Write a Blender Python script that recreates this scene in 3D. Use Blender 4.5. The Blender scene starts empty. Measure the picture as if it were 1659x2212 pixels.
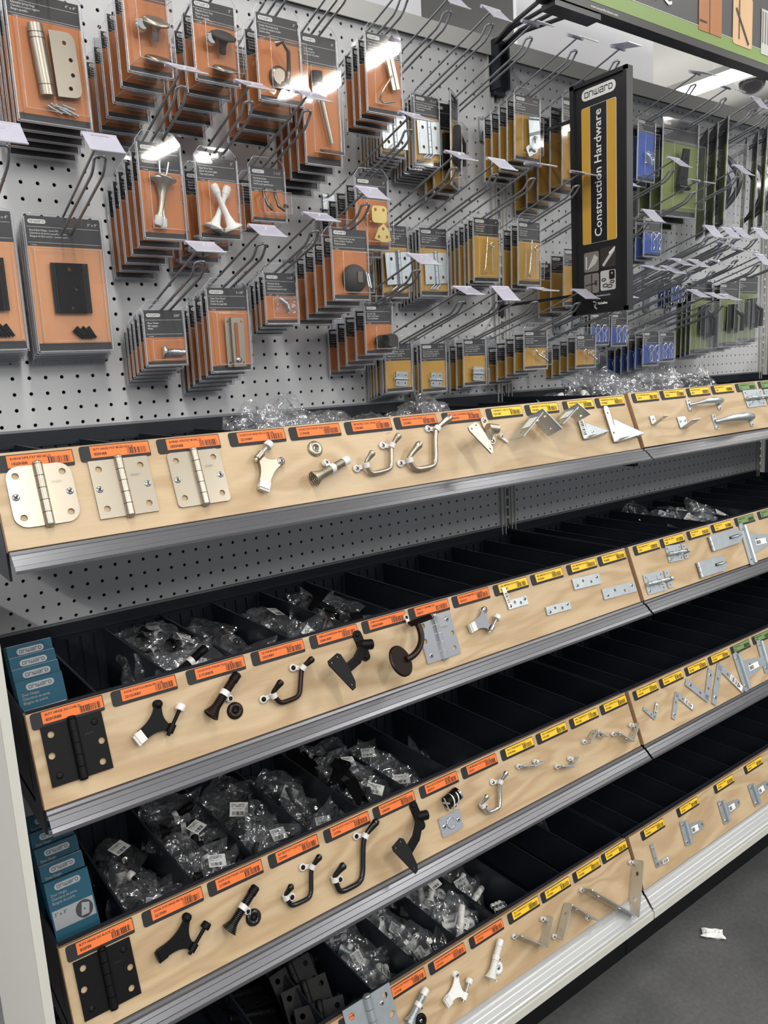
import bpy, math, random
from mathutils import Matrix, Vector, noise
from mathutils.geometry import tessellate_polygon
random.seed(7)
S = bpy.context.scene
COL = S.collection
pi = math.pi
# ------------------------------------------------------------------ camera
cam_d = bpy.data.cameras.new('camera'); cam = bpy.data.objects.new('camera', cam_d); COL.objects.link(cam)
R0 = (0.80003, -0.59733, -0.05603); R1 = (-0.14661, -0.10409, -0.98370); R2 = (0.58177, 0.79521, -0.17085)
M = Matrix(((R0[0], -R1[0], -R2[0], -0.25710), (R0[1], -R1[1], -R2[1], -1.37457), (R0[2], -R1[2], -R2[2], 1.38867), (0, 0, 0, 1)))
cam.matrix_world = M
cam_d.sensor_fit = 'HORIZONTAL'; cam_d.sensor_width = 36; cam_d.lens = 36 * 1684.33 / 1659; cam_d.clip_start = .02
S.camera = cam
# ------------------------------------------------------------------ light, world, exposure
W = bpy.data.worlds.new('store_air'); S.world = W; W.use_nodes = True
bgn = W.node_tree.nodes['Background']; bgn.inputs[0].default_value = (.95, .97, 1, 1); bgn.inputs[1].default_value = .38
LIGHT_XY = [(x, y) for x in (-2.2, .1, 2.4, 4.7) for y in (-4.9, -3.0, -1.1)] + [(-2.2, 1.5), (.1, 1.5), (2.4, 3.2), (4.3, 1.75), (.1, 3.6)]
LIGHT_Z = 3.0
for lx, ly in LIGHT_XY:
    ld = bpy.data.lights.new('tube_light', 'AREA'); ld.shape = 'RECTANGLE'; ld.size = .12; ld.size_y = 1.3
    ld.energy = (9 if ly > -2 else 29) if ly < 0 else 26; ld.color = (1, .985, .95)
    lo = bpy.data.objects.new('tube_light', ld); COL.objects.link(lo); lo.location = (lx, ly, LIGHT_Z - .065)
    l2 = ld.copy(); l2.energy = 6; l2.size = 2.1; l2.size_y = 1.8; lo = bpy.data.objects.new('ceiling_fill', l2); COL.objects.link(lo); lo.location = (lx, ly, 3.01); lo.rotation_euler = (math.pi, 0, 0)  # broad upward fill added to brighten the ceiling, wider than the tubes
S.view_settings.view_transform = 'Standard'; S.view_settings.look = 'None'
S.view_settings.exposure = .45; S.view_settings.gamma = 1; S.view_settings.use_curve_mapping = False
S.cycles.transparent_max_bounces = 28; S.cycles.max_bounces = 7; S.cycles.glossy_bounces = 3; S.cycles.diffuse_bounces = 3
S.cycles.sample_clamp_indirect = 4; S.cycles.caustics_reflective = False; S.cycles.caustics_refractive = False

# ------------------------------------------------------------------ materials
def lin(c): return tuple(((v / 255) / 12.92 if v / 255 <= .04045 else ((v / 255 + .055) / 1.055) ** 2.4) for v in c)
MATS = {}
def mat(name, rgb, rough=.5, metal=0., spec=.5, coat=0., bump=0., bscale=200., var=0., aniso=None):
    if name in MATS: return MATS[name]
    m = bpy.data.materials.new(name); m.use_nodes = True; nt = m.node_tree
    b = nt.nodes['Principled BSDF']; c = lin(rgb) + (1,)
    b.inputs['Base Color'].default_value = c; b.inputs['Roughness'].default_value = rough
    b.inputs['Metallic'].default_value = metal; b.inputs['Specular IOR Level'].default_value = spec
    b.inputs['Coat Weight'].default_value = coat
    if var or bump:
        tc = nt.nodes.new('ShaderNodeTexCoord'); nz = nt.nodes.new('ShaderNodeTexNoise')
        nz.inputs['Scale'].default_value = bscale; nz.inputs['Detail'].default_value = 4
        if aniso:
            mp = nt.nodes.new('ShaderNodeMapping'); mp.inputs['Scale'].default_value = aniso
            nt.links.new(tc.outputs['Object'], mp.inputs[0]); nt.links.new(mp.outputs[0], nz.inputs['Vector'])
        else: nt.links.new(tc.outputs['Object'], nz.inputs['Vector'])
        if var:
            mr = nt.nodes.new('ShaderNodeMapRange'); mr.inputs[3].default_value = 1 - var; mr.inputs[4].default_value = 1 + var
            mx = nt.nodes.new('ShaderNodeMix'); mx.data_type = 'RGBA'; mx.blend_type = 'MULTIPLY'; mx.inputs[0].default_value = 1
            nt.links.new(nz.outputs[0], mr.inputs[0]); mx.inputs[6].default_value = c
            nt.links.new(mr.outputs[0], mx.inputs[7]); nt.links.new(mx.outputs[2], b.inputs['Base Color'])
        if bump:
            bp = nt.nodes.new('ShaderNodeBump'); bp.inputs['Strength'].default_value = bump; bp.inputs['Distance'].default_value = .002
            nt.links.new(nz.outputs[0], bp.inputs['Height']); nt.links.new(bp.outputs[0], b.inputs['Normal'])
    MATS[name] = m; return m
def clear(name, tint, refl=.8, base=.035, haze=.05, hazecol=(.9, .92, .97), rough=.06, bump=0., bscale=60):
    m = bpy.data.materials.new(name); m.use_nodes = True; nt = m.node_tree; nt.nodes.clear()
    out = nt.nodes.new('ShaderNodeOutputMaterial'); tr = nt.nodes.new('ShaderNodeBsdfTransparent'); tr.inputs[0].default_value = tint + (1,)
    gl = nt.nodes.new('ShaderNodeBsdfGlossy'); gl.inputs['Roughness'].default_value = rough; gl.inputs[0].default_value = (1, 1, 1, 1)
    df = nt.nodes.new('ShaderNodeBsdfDiffuse'); df.inputs[0].default_value = hazecol + (1,)
    fr = nt.nodes.new('ShaderNodeLayerWeight'); fr.inputs[0].default_value = .5
    pw = nt.nodes.new('ShaderNodeMath'); pw.operation = 'POWER'; pw.inputs[1].default_value = 4; nt.links.new(fr.outputs['Facing'], pw.inputs[0])
    mu = nt.nodes.new('ShaderNodeMath'); mu.operation = 'MULTIPLY_ADD'; mu.inputs[1].default_value = refl; mu.inputs[2].default_value = base; mu.use_clamp = True
    m1 = nt.nodes.new('ShaderNodeMixShader'); m1.inputs[0].default_value = haze
    m2 = nt.nodes.new('ShaderNodeMixShader')
    nt.links.new(pw.outputs[0], mu.inputs[0]); nt.links.new(mu.outputs[0], m2.inputs[0])
    nt.links.new(tr.outputs[0], m1.inputs[1]); nt.links.new(df.outputs[0], m1.inputs[2])
    nt.links.new(m1.outputs[0], m2.inputs[1]); nt.links.new(gl.outputs[0], m2.inputs[2]); nt.links.new(m2.outputs[0], out.inputs[0])
    if bump:
        tc = nt.nodes.new('ShaderNodeTexCoord'); nz = nt.nodes.new('ShaderNodeTexNoise'); nz.inputs['Scale'].default_value = bscale; nz.inputs['Detail'].default_value = 3
        bp = nt.nodes.new('ShaderNodeBump'); bp.inputs['Strength'].default_value = bump; bp.inputs['Distance'].default_value = .01
        nt.links.new(tc.outputs['Object'], nz.inputs['Vector']); nt.links.new(nz.outputs[0], bp.inputs['Height'])
        nt.links.new(bp.outputs[0], gl.inputs['Normal']); nt.links.new(bp.outputs[0], fr.inputs['Normal'])
    MATS[name] = m; return m
def emit(name, rgb, s):
    m = bpy.data.materials.new(name); m.use_nodes = True; nt = m.node_tree; nt.nodes.clear()
    o = nt.nodes.new('ShaderNodeOutputMaterial'); e = nt.nodes.new('ShaderNodeEmission'); e.inputs[0].default_value = lin(rgb) + (1,); e.inputs[1].default_value = s
    nt.links.new(e.outputs[0], o.inputs[0]); MATS[name] = m; return m
mat('peg_paint', (196, 197, 200), .42, 0, .5, bump=.03, bscale=900)
mat('peg_back', (22, 22, 24), .8)
mat('post_paint', (186, 186, 184), .42)
mat('black_steel', (30, 34, 42), .36, 0, .5, bump=.08, bscale=700)
mat('black_tray', (36, 41, 50), .36, 0, .5, var=.12, bscale=25)
mat('kick_black', (10, 11, 14), .5, 0, .3)
mat('white_board', (240, 236, 231), .55)
mat('rail_alu', (104, 105, 110), .3, .6, .5, var=.08, bscale=6, aniso=(1, 60, 60)); mat('rail_pale', (186, 187, 188), .32, .3)
mat('rail_cream', (205, 204, 196), .45)
mat('rail_clear_tag', (150, 151, 156), .3, .5)
mat('wire', (166, 170, 175), .28, .65)
mat('black_gloss', (16, 16, 19), .2, 0, .55)
mat('nickel', (172, 163, 149), .32, .85, var=.04, bscale=300, aniso=(.3, 8, 1))
mat('nickel_dark', (120, 112, 102), .28, .9)
mat('chrome', (225, 227, 230), .08, 1)
mat('zinc', (196, 204, 209), .34, .8, var=.14, bscale=60)
mat('zinc_pale', (200, 200, 192), .3, .7)
mat('black_metal', (12, 12, 14), .48, .0, .16, bump=.1, bscale=900)
mat('bronze', (44, 33, 30), .3, .6)
mat('copper_tip', (130, 74, 50), .3, .7)
mat('brass', (222, 200, 130), .2, 1)
mat('white_plastic', (232, 232, 228), .4)
mat('nylon', (222, 220, 216), .35, 0, .5)
mat('rubber_dark', (56, 52, 50), .7)
mat('hole_dark', (18, 16, 15), .8)
mat('ply_face', (213, 186, 150), .42, 0, .45)
mat('ply_edge', (168, 134, 102), .7, var=.4, bscale=40, aniso=(1, 40, 3))
mat('holder_black', (38, 38, 41), .55, 0, .3)
mat('stick_o', (236, 122, 62), .6, 0, .3); mat('stick_y', (243, 196, 40), .5); mat('stick_g', (112, 142, 84), .5)
mat('ink', (25, 20, 18), .6)
mat('paper', (232, 232, 230), .6)
mat('card_black', (40, 39, 42), .45)
mat('card_orange', (206, 122, 54), .5, var=.05, bscale=20); mat('card_peach', (228, 158, 104), .5); mat('card_yellow', (200, 152, 46), .5, var=.05, bscale=20)
mat('card_blue', (56, 96, 186), .5); mat('card_green', (124, 138, 66), .5); mat('card_grey', (118, 116, 112), .5); mat('card_brown', (150, 84, 44), .5)
mat('card_print', (236, 236, 234), .5)
mat('box_teal', (14, 82, 106), .5, 0, .3); mat('box_teal_dark', (10, 50, 66), .5, 0, .3); mat('box_silver', (150, 153, 157), .4, .3)
mat('sign_black', (30, 30, 34), .4); mat('sign_yellow', (212, 164, 62), .45); mat('sign_white', (238, 238, 238), .45); mat('sign_green', (124, 152, 76), .45)
mat('sign_grey', (66, 66, 68), .5); mat('pic_grey', (128, 122, 120), .5); mat('pic_light', (200, 200, 196), .5); mat('pic_dark', (58, 52, 50), .5)
mat('door_wood', (176, 110, 58), .5, var=.25, bscale=30, aniso=(8, 8, .6)); mat('door_pale', (222, 182, 138), .5, var=.12, bscale=30, aniso=(8, 8, .6))
mat('ceiling_paint', (214, 212, 207), .8); mat('header_back', (240, 241, 250), .5); mat('fixture_white', (225, 225, 222), .4)
mat('glass_dark', (30, 30, 34), .08)
clear('clear_plastic', (.987, .987, .99), .6, .022, .009, rough=.04)
clear('clear_edge', (.9, .91, .93), .9, .08, .34, (.85, .86, .9), .12)  # whitened plastic, edge highlights put into its colour
clear('bag_film', (.975, .98, .99), .85, .07, .03, (.8, .82, .86), .09, bump=.7, bscale=24)
clear('tag_pvc', (.84, .83, .92), .8, .06, .5, (.80, .79, .92), .15)
emit('tube_glow', (255, 250, 235), 9)
# wood grain on the plywood faces
def ply_nodes():
    m = MATS['ply_face']; nt = m.node_tree; b = nt.nodes['Principled BSDF']
    tc = nt.nodes.new('ShaderNodeTexCoord'); oi = nt.nodes.new('ShaderNodeObjectInfo')
    ad = nt.nodes.new('ShaderNodeVectorMath'); ad.operation = 'ADD'
    mp = nt.nodes.new('ShaderNodeMapping'); mp.inputs['Scale'].default_value = (2.2, 7, 7)
    n1 = nt.nodes.new('ShaderNodeTexNoise'); n1.inputs['Scale'].default_value = 1.4; n1.inputs['Detail'].default_value = 2; n1.inputs['Distortion'].default_value = .8
    wv = nt.nodes.new('ShaderNodeMath'); wv.operation = 'MULTIPLY'; wv.inputs[1].default_value = 34
    sn = nt.nodes.new('ShaderNodeMath'); sn.operation = 'SINE'
    n2 = nt.nodes.new('ShaderNodeTexNoise'); n2.inputs['Scale'].default_value = 30; n2.inputs['Detail'].default_value = 5
    mp2 = nt.nodes.new('ShaderNodeMapping'); mp2.inputs['Scale'].default_value = (1, 9, 9)
    L = nt.links.new
    L(tc.outputs['Object'], ad.inputs[0]); L(oi.outputs['Random'], ad.inputs[1]); L(ad.outputs[0], mp.inputs[0]); L(mp.outputs[0], n1.inputs['Vector'])
    L(n1.outputs[0], wv.inputs[0]); L(wv.outputs[0], sn.inputs[0]); L(ad.outputs[0], mp2.inputs[0]); L(mp2.outputs[0], n2.inputs['Vector'])
    cr = nt.nodes.new('ShaderNodeValToRGB'); e = cr.color_ramp.elements
    e[0].position = .0; e[0].color = lin((197, 174, 141)) + (1,); e[1].position = 1; e[1].color = lin((172, 144, 109)) + (1,)
    mr = nt.nodes.new('ShaderNodeMapRange'); mr.inputs[1].default_value = -1; mr.inputs[2].default_value = 1; mr.inputs[3].default_value = .1; mr.inputs[4].default_value = .75
    pw = nt.nodes.new('ShaderNodeMath'); pw.operation = 'MULTIPLY_ADD'; pw.inputs[1].default_value = .5
    L(sn.outputs[0], mr.inputs[0]); L(n2.outputs[0], pw.inputs[0]); L(mr.outputs[0], pw.inputs[2])
    s2 = nt.nodes.new('ShaderNodeMath'); s2.operation = 'SUBTRACT'; s2.inputs[1].default_value = .2
    L(pw.outputs[0], s2.inputs[0]); L(s2.outputs[0], cr.inputs[0]); L(cr.outputs[0], b.inputs['Base Color'])
ply_nodes()
def floor_mat():
    m = mat('concrete_floor', (92, 92, 94), .55, 0, .4); nt = m.node_tree; b = nt.nodes['Principled BSDF']; L = nt.links.new
    tc = nt.nodes.new('ShaderNodeTexCoord'); n1 = nt.nodes.new('ShaderNodeTexNoise'); n1.inputs['Scale'].default_value = 2.2; n1.inputs['Detail'].default_value = 8; n1.inputs['Roughness'].default_value = .65
    n2 = nt.nodes.new('ShaderNodeTexNoise'); n2.inputs['Scale'].default_value = 90; n2.inputs['Detail'].default_value = 3
    vo = nt.nodes.new('ShaderNodeTexVoronoi'); vo.feature = 'DISTANCE_TO_EDGE'; vo.inputs['Scale'].default_value = 1.1
    n3 = nt.nodes.new('ShaderNodeTexNoise'); n3.inputs['Scale'].default_value = 3; n3.inputs['Detail'].default_value = 6
    mx0 = nt.nodes.new('ShaderNodeMix'); mx0.data_type = 'VECTOR'; mx0.inputs[0].default_value = .35
    L(tc.outputs['Object'], n1.inputs['Vector']); L(tc.outputs['Object'], n2.inputs['Vector']); L(tc.outputs['Object'], n3.inputs['Vector'])
    L(tc.outputs['Object'], mx0.inputs[4]); L(n3.outputs['Color'], mx0.inputs[5]); L(mx0.outputs[1], vo.inputs['Vector'])
    cr = nt.nodes.new('ShaderNodeValToRGB'); e = cr.color_ramp.elements; e[0].position = .3; e[0].color = lin((66, 67, 69)) + (1,); e[1].position = .72; e[1].color = lin((96, 96, 97)) + (1,)
    L(n1.outputs[0], cr.inputs[0])
    c2 = nt.nodes.new('ShaderNodeValToRGB'); e = c2.color_ramp.elements; e[0].position = 0; e[0].color = (.72, .72, .72, 1); e[1].position = .012; e[1].color = (1, 1, 1, 1)
    L(vo.outputs[0], c2.inputs[0])
    c3 = nt.nodes.new('ShaderNodeValToRGB'); e = c3.color_ramp.elements; e[0].position = .35; e[0].color = (.88, .88, .88, 1); e[1].position = .72; e[1].color = (1.12, 1.12, 1.12, 1)
    L(n2.outputs[0], c3.inputs[0])
    a = nt.nodes.new('ShaderNodeMix'); a.data_type = 'RGBA'; a.blend_type = 'MULTIPLY'; a.inputs[0].default_value = 1; L(cr.outputs[0], a.inputs[6]); L(c2.outputs[0], a.inputs[7])
    a2 = nt.nodes.new('ShaderNodeMix'); a2.data_type = 'RGBA'; a2.blend_type = 'MULTIPLY'; a2.inputs[0].default_value = 1; L(a.outputs[2], a2.inputs[6]); L(c3.outputs[0], a2.inputs[7])
    L(a2.outputs[2], b.inputs['Base Color'])
floor_mat()

# ------------------------------------------------------------------ mesh helper
I4 = Matrix.Identity(4)
def T(x=0, y=0, z=0): return Matrix.Translation((x, y, z))
def RX(a): return Matrix.Rotation(a, 4, 'X')
def RY(a): return Matrix.Rotation(a, 4, 'Y')
def RZ(a): return Matrix.Rotation(a, 4, 'Z')
class MB:
    def __init__(s): s.v = []; s.f = []; s.m = []; s.s = []
    def _add(s, vs, fs, m, sm=False, X=None):
        o = len(s.v)
        s.v += [tuple(X @ Vector(p)) for p in vs] if X is not None else [tuple(p) for p in vs]
        for f in fs: s.f.append(tuple(i + o for i in f)); s.m.append(m); s.s.append(sm)
    def merge(s, o, X=None):
        k = len(s.v); s.v += [tuple(X @ Vector(p)) for p in o.v] if X is not None else o.v
        s.f += [tuple(i + k for i in f) for f in o.f]; s.m += o.m; s.s += o.s; return s
    def box(s, a, b, m, X=None, top=1.):
        (x0, y0, z0), (x1, y1, z1) = a, b
        vs = [(x0, y0, z0), (x1, y0, z0), (x1, y1, z0), (x0, y1, z0), (x0, y0, z1), (x1, y0, z1), (x1, y1, z1), (x0, y1, z1)]
        s._add(vs, [(0, 3, 2, 1), (4, 5, 6, 7), (0, 1, 5, 4), (1, 2, 6, 5), (2, 3, 7, 6), (3, 0, 4, 7)], m, False, X); return s
    def quad(s, p, m, X=None): s._add(p, [tuple(range(len(p)))], m, False, X); return s
    def tube(s, path, r, m, n=8, X=None, caps=True):
        P = [Vector(p) for p in path]; rs = r if isinstance(r, (list, tuple)) else [r] * len(P); vs = []; fs = []
        up = None
        for i, p in enumerate(P):
            d = ((P[min(i + 1, len(P) - 1)] - p).normalized() + (p - P[max(i - 1, 0)]).normalized())
            if d.length < 1e-6: d = P[min(i + 1, len(P) - 1)] - P[max(i - 1, 0)]
            d.normalize()
            if up is None: up = d.orthogonal().normalized()
            else:
                up = up - d * up.dot(d)
                up = up.normalized() if up.length > 1e-5 else d.orthogonal().normalized()
            w = d.cross(up)
            for k in range(n):
                a = 2 * pi * k / n; vs.append(p + (up * math.cos(a) + w * math.sin(a)) * rs[i])
        for i in range(len(P) - 1):
            for k in range(n):
                k2 = (k + 1) % n; fs.append((i * n + k, i * n + k2, (i + 1) * n + k2, (i + 1) * n + k))
        s._add(vs, fs, m, True, X)
        if caps: s._add(vs[:n][::-1], [tuple(range(n))], m, False, X); s._add(vs[-n:], [tuple(range(n))], m, False, X)
        return s
    def lathe(s, prof, m, n=16, X=None, smooth=True):   # profile (r, z) round local z
        vs = []; fs = []
        for r, z in prof:
            for k in range(n): a = 2 * pi * k / n; vs.append((r * math.cos(a), r * math.sin(a), z))
        for i in range(len(prof) - 1):
            for k in range(n): k2 = (k + 1) % n; fs.append((i * n + k, i * n + k2, (i + 1) * n + k2, (i + 1) * n + k))
        s._add(vs, fs, m, smooth, X)
        if prof[-1][0] > 1e-5: s._add(vs[-n:], [tuple(range(n))], m, False, X)
        if prof[0][0] > 1e-5: s._add(vs[:n][::-1], [tuple(range(n))], m, False, X)
        return s
    def plate(s, outl, th, m, holes=(), X=None, z0=0., me=None):   # flat plate with holes, thickness along +z
        me = me or m
        loops = [outl] + [[(hx + hr * math.cos(2 * pi * k / 12), hy + hr * math.sin(2 * pi * k / 12)) for k in range(12)] for hx, hy, hr in holes]
        tri = tessellate_polygon([[Vector((x, y, 0)) for x, y in l] for l in loops])
        flat = [p for l in loops for p in l]; n = len(flat)
        vs = [(x, y, z0) for x, y in flat] + [(x, y, z0 + th) for x, y in flat]
        fs = []
        for a, b, c in tri:
            A, B, Cc = flat[a], flat[b], flat[c]
            if (B[0] - A[0]) * (Cc[1] - A[1]) - (B[1] - A[1]) * (Cc[0] - A[0]) < 0: b, c = c, b
            fs.append((a + n, b + n, c + n)); fs.append((a, c, b))
        s._add(vs, fs, m, False, X); o = 0; fs = []
        for li, l in enumerate(loops):
            k = len(l); area = sum(l[i][0] * l[(i + 1) % k][1] - l[(i + 1) % k][0] * l[i][1] for i in range(k))
            for i in range(k):
                j = (i + 1) % k; q = (o + i, o + j, o + j + n, o + i + n)
                fs.append(q if (area > 0) == (li == 0) else q[::-1])
            o += k
        s._add(vs, fs, me, False, X); return s
    def ribbon(s, pts, w, m, X=None, z=0.):
        for (x0, y0), (x1, y1) in zip(pts, pts[1:]):
            d = math.hypot(x1 - x0, y1 - y0) or 1; ux, uy = (x1 - x0) / d * w / 2, (y1 - y0) / d * w / 2
            s._add([(x0 - ux + uy, y0 - uy - ux, z), (x1 + ux + uy, y1 + uy - ux, z), (x1 + ux - uy, y1 + uy + ux, z), (x0 - ux - uy, y0 - uy + ux, z)], [(0, 1, 2, 3)], m, False, X)
        return s
    def mesh(s, name):
        me = bpy.data.meshes.new(name); names = []
        for k in s.m:
            if k not in names: names.append(k)
        me.from_pydata(s.v, [], s.f)
        for k in names: me.materials.append(MATS[k])
        ix = {k: i for i, k in enumerate(names)}
        me.polygons.foreach_set('material_index', [ix[k] for k in s.m]); me.polygons.foreach_set('use_smooth', s.s)
        me.update(); return me
    def build(s, name, parent=None, X=None): return link(name, s.mesh(name), parent, X)
def link(name, me, parent=None, X=None):
    o = bpy.data.objects.new(name, me); COL.objects.link(o)
    if parent is not None: o.parent = parent
    if X is not None: o.matrix_local = X
    return o
def tag(o, label=None, cat=None, group=None, kind=None):
    if label: o['label'] = label
    if cat: o['category'] = cat
    if group: o['group'] = group
    if kind: o['kind'] = kind
    return o
def thing(name, X, label, cat, group=None):
    o = bpy.data.objects.new(name, None); COL.objects.link(o); o.matrix_world = X; o.empty_display_size = .02
    return tag(o, label, cat, group)
def copy_thing(o, X, label, group=None):
    c = o.copy(); COL.objects.link(c); c.matrix_world = X; c['label'] = label
    if group: c['group'] = group
    for ch in list(o.children):
        d = ch.copy(); COL.objects.link(d); d.parent = c
        for g in ch.children:
            e = g.copy(); COL.objects.link(e); e.parent = d
    return c
def rrect(w, h, r, cx=0., cy=0., n=4, rs=None):
    rs = rs or (r, r, r, r); out = []
    for (sx, sy, a0), rr in zip(((1, 1, 0), (-1, 1, 90), (-1, -1, 180), (1, -1, 270)), rs):
        for k in range(n + 1):
            a = math.radians(a0 + 90 * k / n)
            out.append((cx + sx * (w / 2 - rr) + rr * math.cos(a), cy + sy * (h / 2 - rr) + rr * math.sin(a)))
    return out
_tc = {}
def text_mb(txt, size, m, align='LEFT', sx=1., bold=0.):
    key = (txt, size, align, sx, bold)
    if key not in _tc:
        cu = bpy.data.curves.new('t', 'FONT'); cu.body = txt; cu.size = size; cu.align_x = align; cu.resolution_u = 2; cu.space_line = 1.05; cu.offset = bold
        o = bpy.data.objects.new('t', cu); COL.objects.link(o)
        me = bpy.data.meshes.new_from_object(o.evaluated_get(bpy.context.evaluated_depsgraph_get()))
        _tc[key] = ([(v.co.x * sx, v.co.y, 0) for v in me.vertices], [tuple(p.vertices) for p in me.polygons])
        bpy.data.objects.remove(o); bpy.data.curves.remove(cu); bpy.data.meshes.remove(me)
    b = MB(); b._add(_tc[key][0], _tc[key][1], m); return b
# the wordmark in stroked letters, unit letter height 1
GLY = {'o': ([[(0, 0), (0, 1), (1, 1), (1, 0), (0, 0)]], 1), 'n': ([[(0, 0), (0, 1), (.8, 1), (1, .8), (1, 0)]], 1),
       'w': ([[(0, 1), (0, .2), (.2, 0), (.55, 0), (.62, .2), (.62, 1)], [(.62, .2), (.8, 0), (1.1, 0), (1.3, .2), (1.3, 1)]], 1.3),
       'a': ([[(.05, 1), (1, 1), (1, 0), (0, 0), (0, .52), (1, .52)]], 1), 'r': ([[(0, 0), (0, 1), (.7, 1), (.8, .8)]], .8),
       'd': ([[(0, 0), (0, 1), (.75, 1), (1, .75), (1, .25), (.75, 0), (0, 0)]], 1)}
def wordmark(h, m, lw=.2, flip=False):
    b = MB(); x = 0
    for ch in 'onward':
        st, w = GLY[ch]
        for p in st: b.ribbon([((x + px * 1.0) * h, py * h) for px, py in p], lw * h, m)
        x += w + .45
    return b, (x - .45) * h
def pill(cx, cy, w, h, z=0., X=None, back='card_print', ink='card_black', lw=.2):
    b = MB(); b.plate(rrect(w, h, h * .48), .00015, back, z0=z)
    wm, ww = wordmark(h * .42, ink, lw)
    sc = (w * .8) / ww
    b.merge(wm, T(-w * .4, -h * .21, z + .0003) @ Matrix.Diagonal((sc, 1, 1, 1)))
    r = MB(); r.merge(b, T(cx, cy, 0)); return r
def barcode(w, h, m, n=26, seed=1):
    rr = random.Random(seed); b = MB(); x = 0
    while x < w:
        bw = rr.choice((.5, .5, 1, 1.5)) * w / n; b.quad([(x, 0, 0), (min(x + bw, w), 0, 0), (min(x + bw, w), h, 0), (x, h, 0)], m); x += bw + rr.choice((.6, .6, 1.1)) * w / n
    return b

# ------------------------------------------------------------------ the setting
b = MB(); b.box((-6, -7, -.1), (12, 7, 0), 'concrete_floor'); tag(b.build('floor'), 'grey worn concrete store floor with fine cracks', 'floor', kind='structure')
b = MB(); b.box((-6, -7, 3.16), (12, 7, 3.3), 'ceiling_paint'); tag(b.build('ceiling'), 'pale grey store ceiling above the hanging signs', 'ceiling', kind='structure')
for i, (lx, ly) in enumerate(LIGHT_XY):
    where = 'long fluorescent ceiling light seen beyond the header sign at top right' if (lx, ly) == (4.3, 1.75) else 'long fluorescent ceiling light over the aisle'
    t = thing('ceiling_light', T(lx, ly, LIGHT_Z + .005), where, 'light', 'fluorescent ceiling lights')
    b = MB(); b.box((-.1, -.68, -.03), (.1, .68, 0), 'fixture_white'); b.box((-.004, -.4, 0), (.004, -.39, .156), 'fixture_white'); b.box((-.004, .39, 0), (.004, .4, .156), 'fixture_white'); b.build('housing', t)
    b = MB(); b.tube([(-.035, -.65, -.045), (-.035, .65, -.045)], .013, 'tube_glow', 10); b.tube([(.035, -.65, -.045), (.035, .65, -.045)], .013, 'tube_glow', 10); b.build('lamp_tube', t)
for k, (x, y, lb) in enumerate(((4.93, 1.47, 'white dome security camera on the ceiling under the green header sign'), (5.75, 1.75, 'second dome security camera cut by the right edge'))):
    t = thing('dome_camera', T(x, y, 3.16), lb, 'camera')
    b = MB(); b.lathe([(.11, 0), (.11, -.03), (.095, -.05), (.085, -.05)], 'fixture_white', 24); b.build('base_ring', t)
    b = MB(); b.lathe([(.082, -.045)] + [(.08 * math.cos(a), -.05 - .075 * math.sin(a)) for a in [i * pi / 16 for i in range(1, 9)]], 'glass_dark', 24); b.build('dome_lens', t)
    t['group'] = 'ceiling dome cameras'
# backs of the header boards of the next aisle
for x0, x1, lb in ((.45, 1.092, 'white back of the overhead board left of the black bracket'), (1.424, 2.03, 'white back of the overhead board behind the blade sign')):
    b = MB(); b.box((x0, .2, 1.95), (x1, .212, 2.9), 'header_back'); tag(b.build('overhead_board'), lb, 'board', 'backs of the overhead boards of the next aisle')

# ------------------------------------------------------------------ gondola back: pegboards and posts
P = .0254; ROW0 = 1.342
def peg_panel(x0c, ncol, r0, r1):
    b = MB(); v = []; f = []; n = 10; hr = .0031
    cols = range(ncol); hw = P / 2
    ring = [(math.cos(2 * pi * (k + .5) / n), math.sin(2 * pi * (k + .5) / n)) for k in range(n)]
    sq = []
    for cx, cz in ring:
        q = max(abs(cx), abs(cz)); sq.append((cx / q * hw, cz / q * hw))
    corners = [(hw, hw), (-hw, hw), (-hw, -hw), (hw, -hw)]
    for c in cols:
        for r in range(r0, r1 + 1):
            x = (x0c + c) * P; z = ROW0 + r * P; o = len(v)
            v += [(x + a * hr, 0, z + d * hr) for a, d in ring] + [(x + a, 0, z + d) for a, d in sq] + [(x + a * hr, .004, z + d * hr) for a, d in ring] + [(x + a, 0, z + d) for a, d in corners]
            for k in range(n):
                j = (k + 1) % n; a, d = sq[k], sq[j]
                f.append((o + k, o + j, o + n + j, o + n + k)); f.append((o + 2 * n + k, o + 2 * n + j, o + j, o + k))
                if abs(abs(a[0]) - abs(d[0])) > 1e-9 and abs(abs(a[1]) - abs(d[1])) > 1e-9 and not (abs(a[0] - d[0]) < 1e-9 or abs(a[1] - d[1]) < 1e-9):
                    best = min(range(4), key=lambda q: abs(corners[q][0] - a[0]) + abs(corners[q][1] - a[1]) + abs(corners[q][0] - d[0]) + abs(corners[q][1] - d[1]))
                    f.append((o + n + k, o + n + j, o + 3 * n + best))
    b._add(v, f, 'peg_paint')
    xa = (x0c - .5) * P; xb = (x0c + ncol - .5) * P; za = ROW0 + (r0 - .5) * P; zb = ROW0 + (r1 + .5) * P
    b.box((xa - .012, 0, za), (xa, .003, zb), 'peg_paint'); b.box((xb, 0, za), (xb + .012, .003, zb), 'peg_paint')
    b.box((xa - .012, .012, za), (xb + .012, .02, zb), 'peg_back')
    return b, xa, xb, zb
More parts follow.
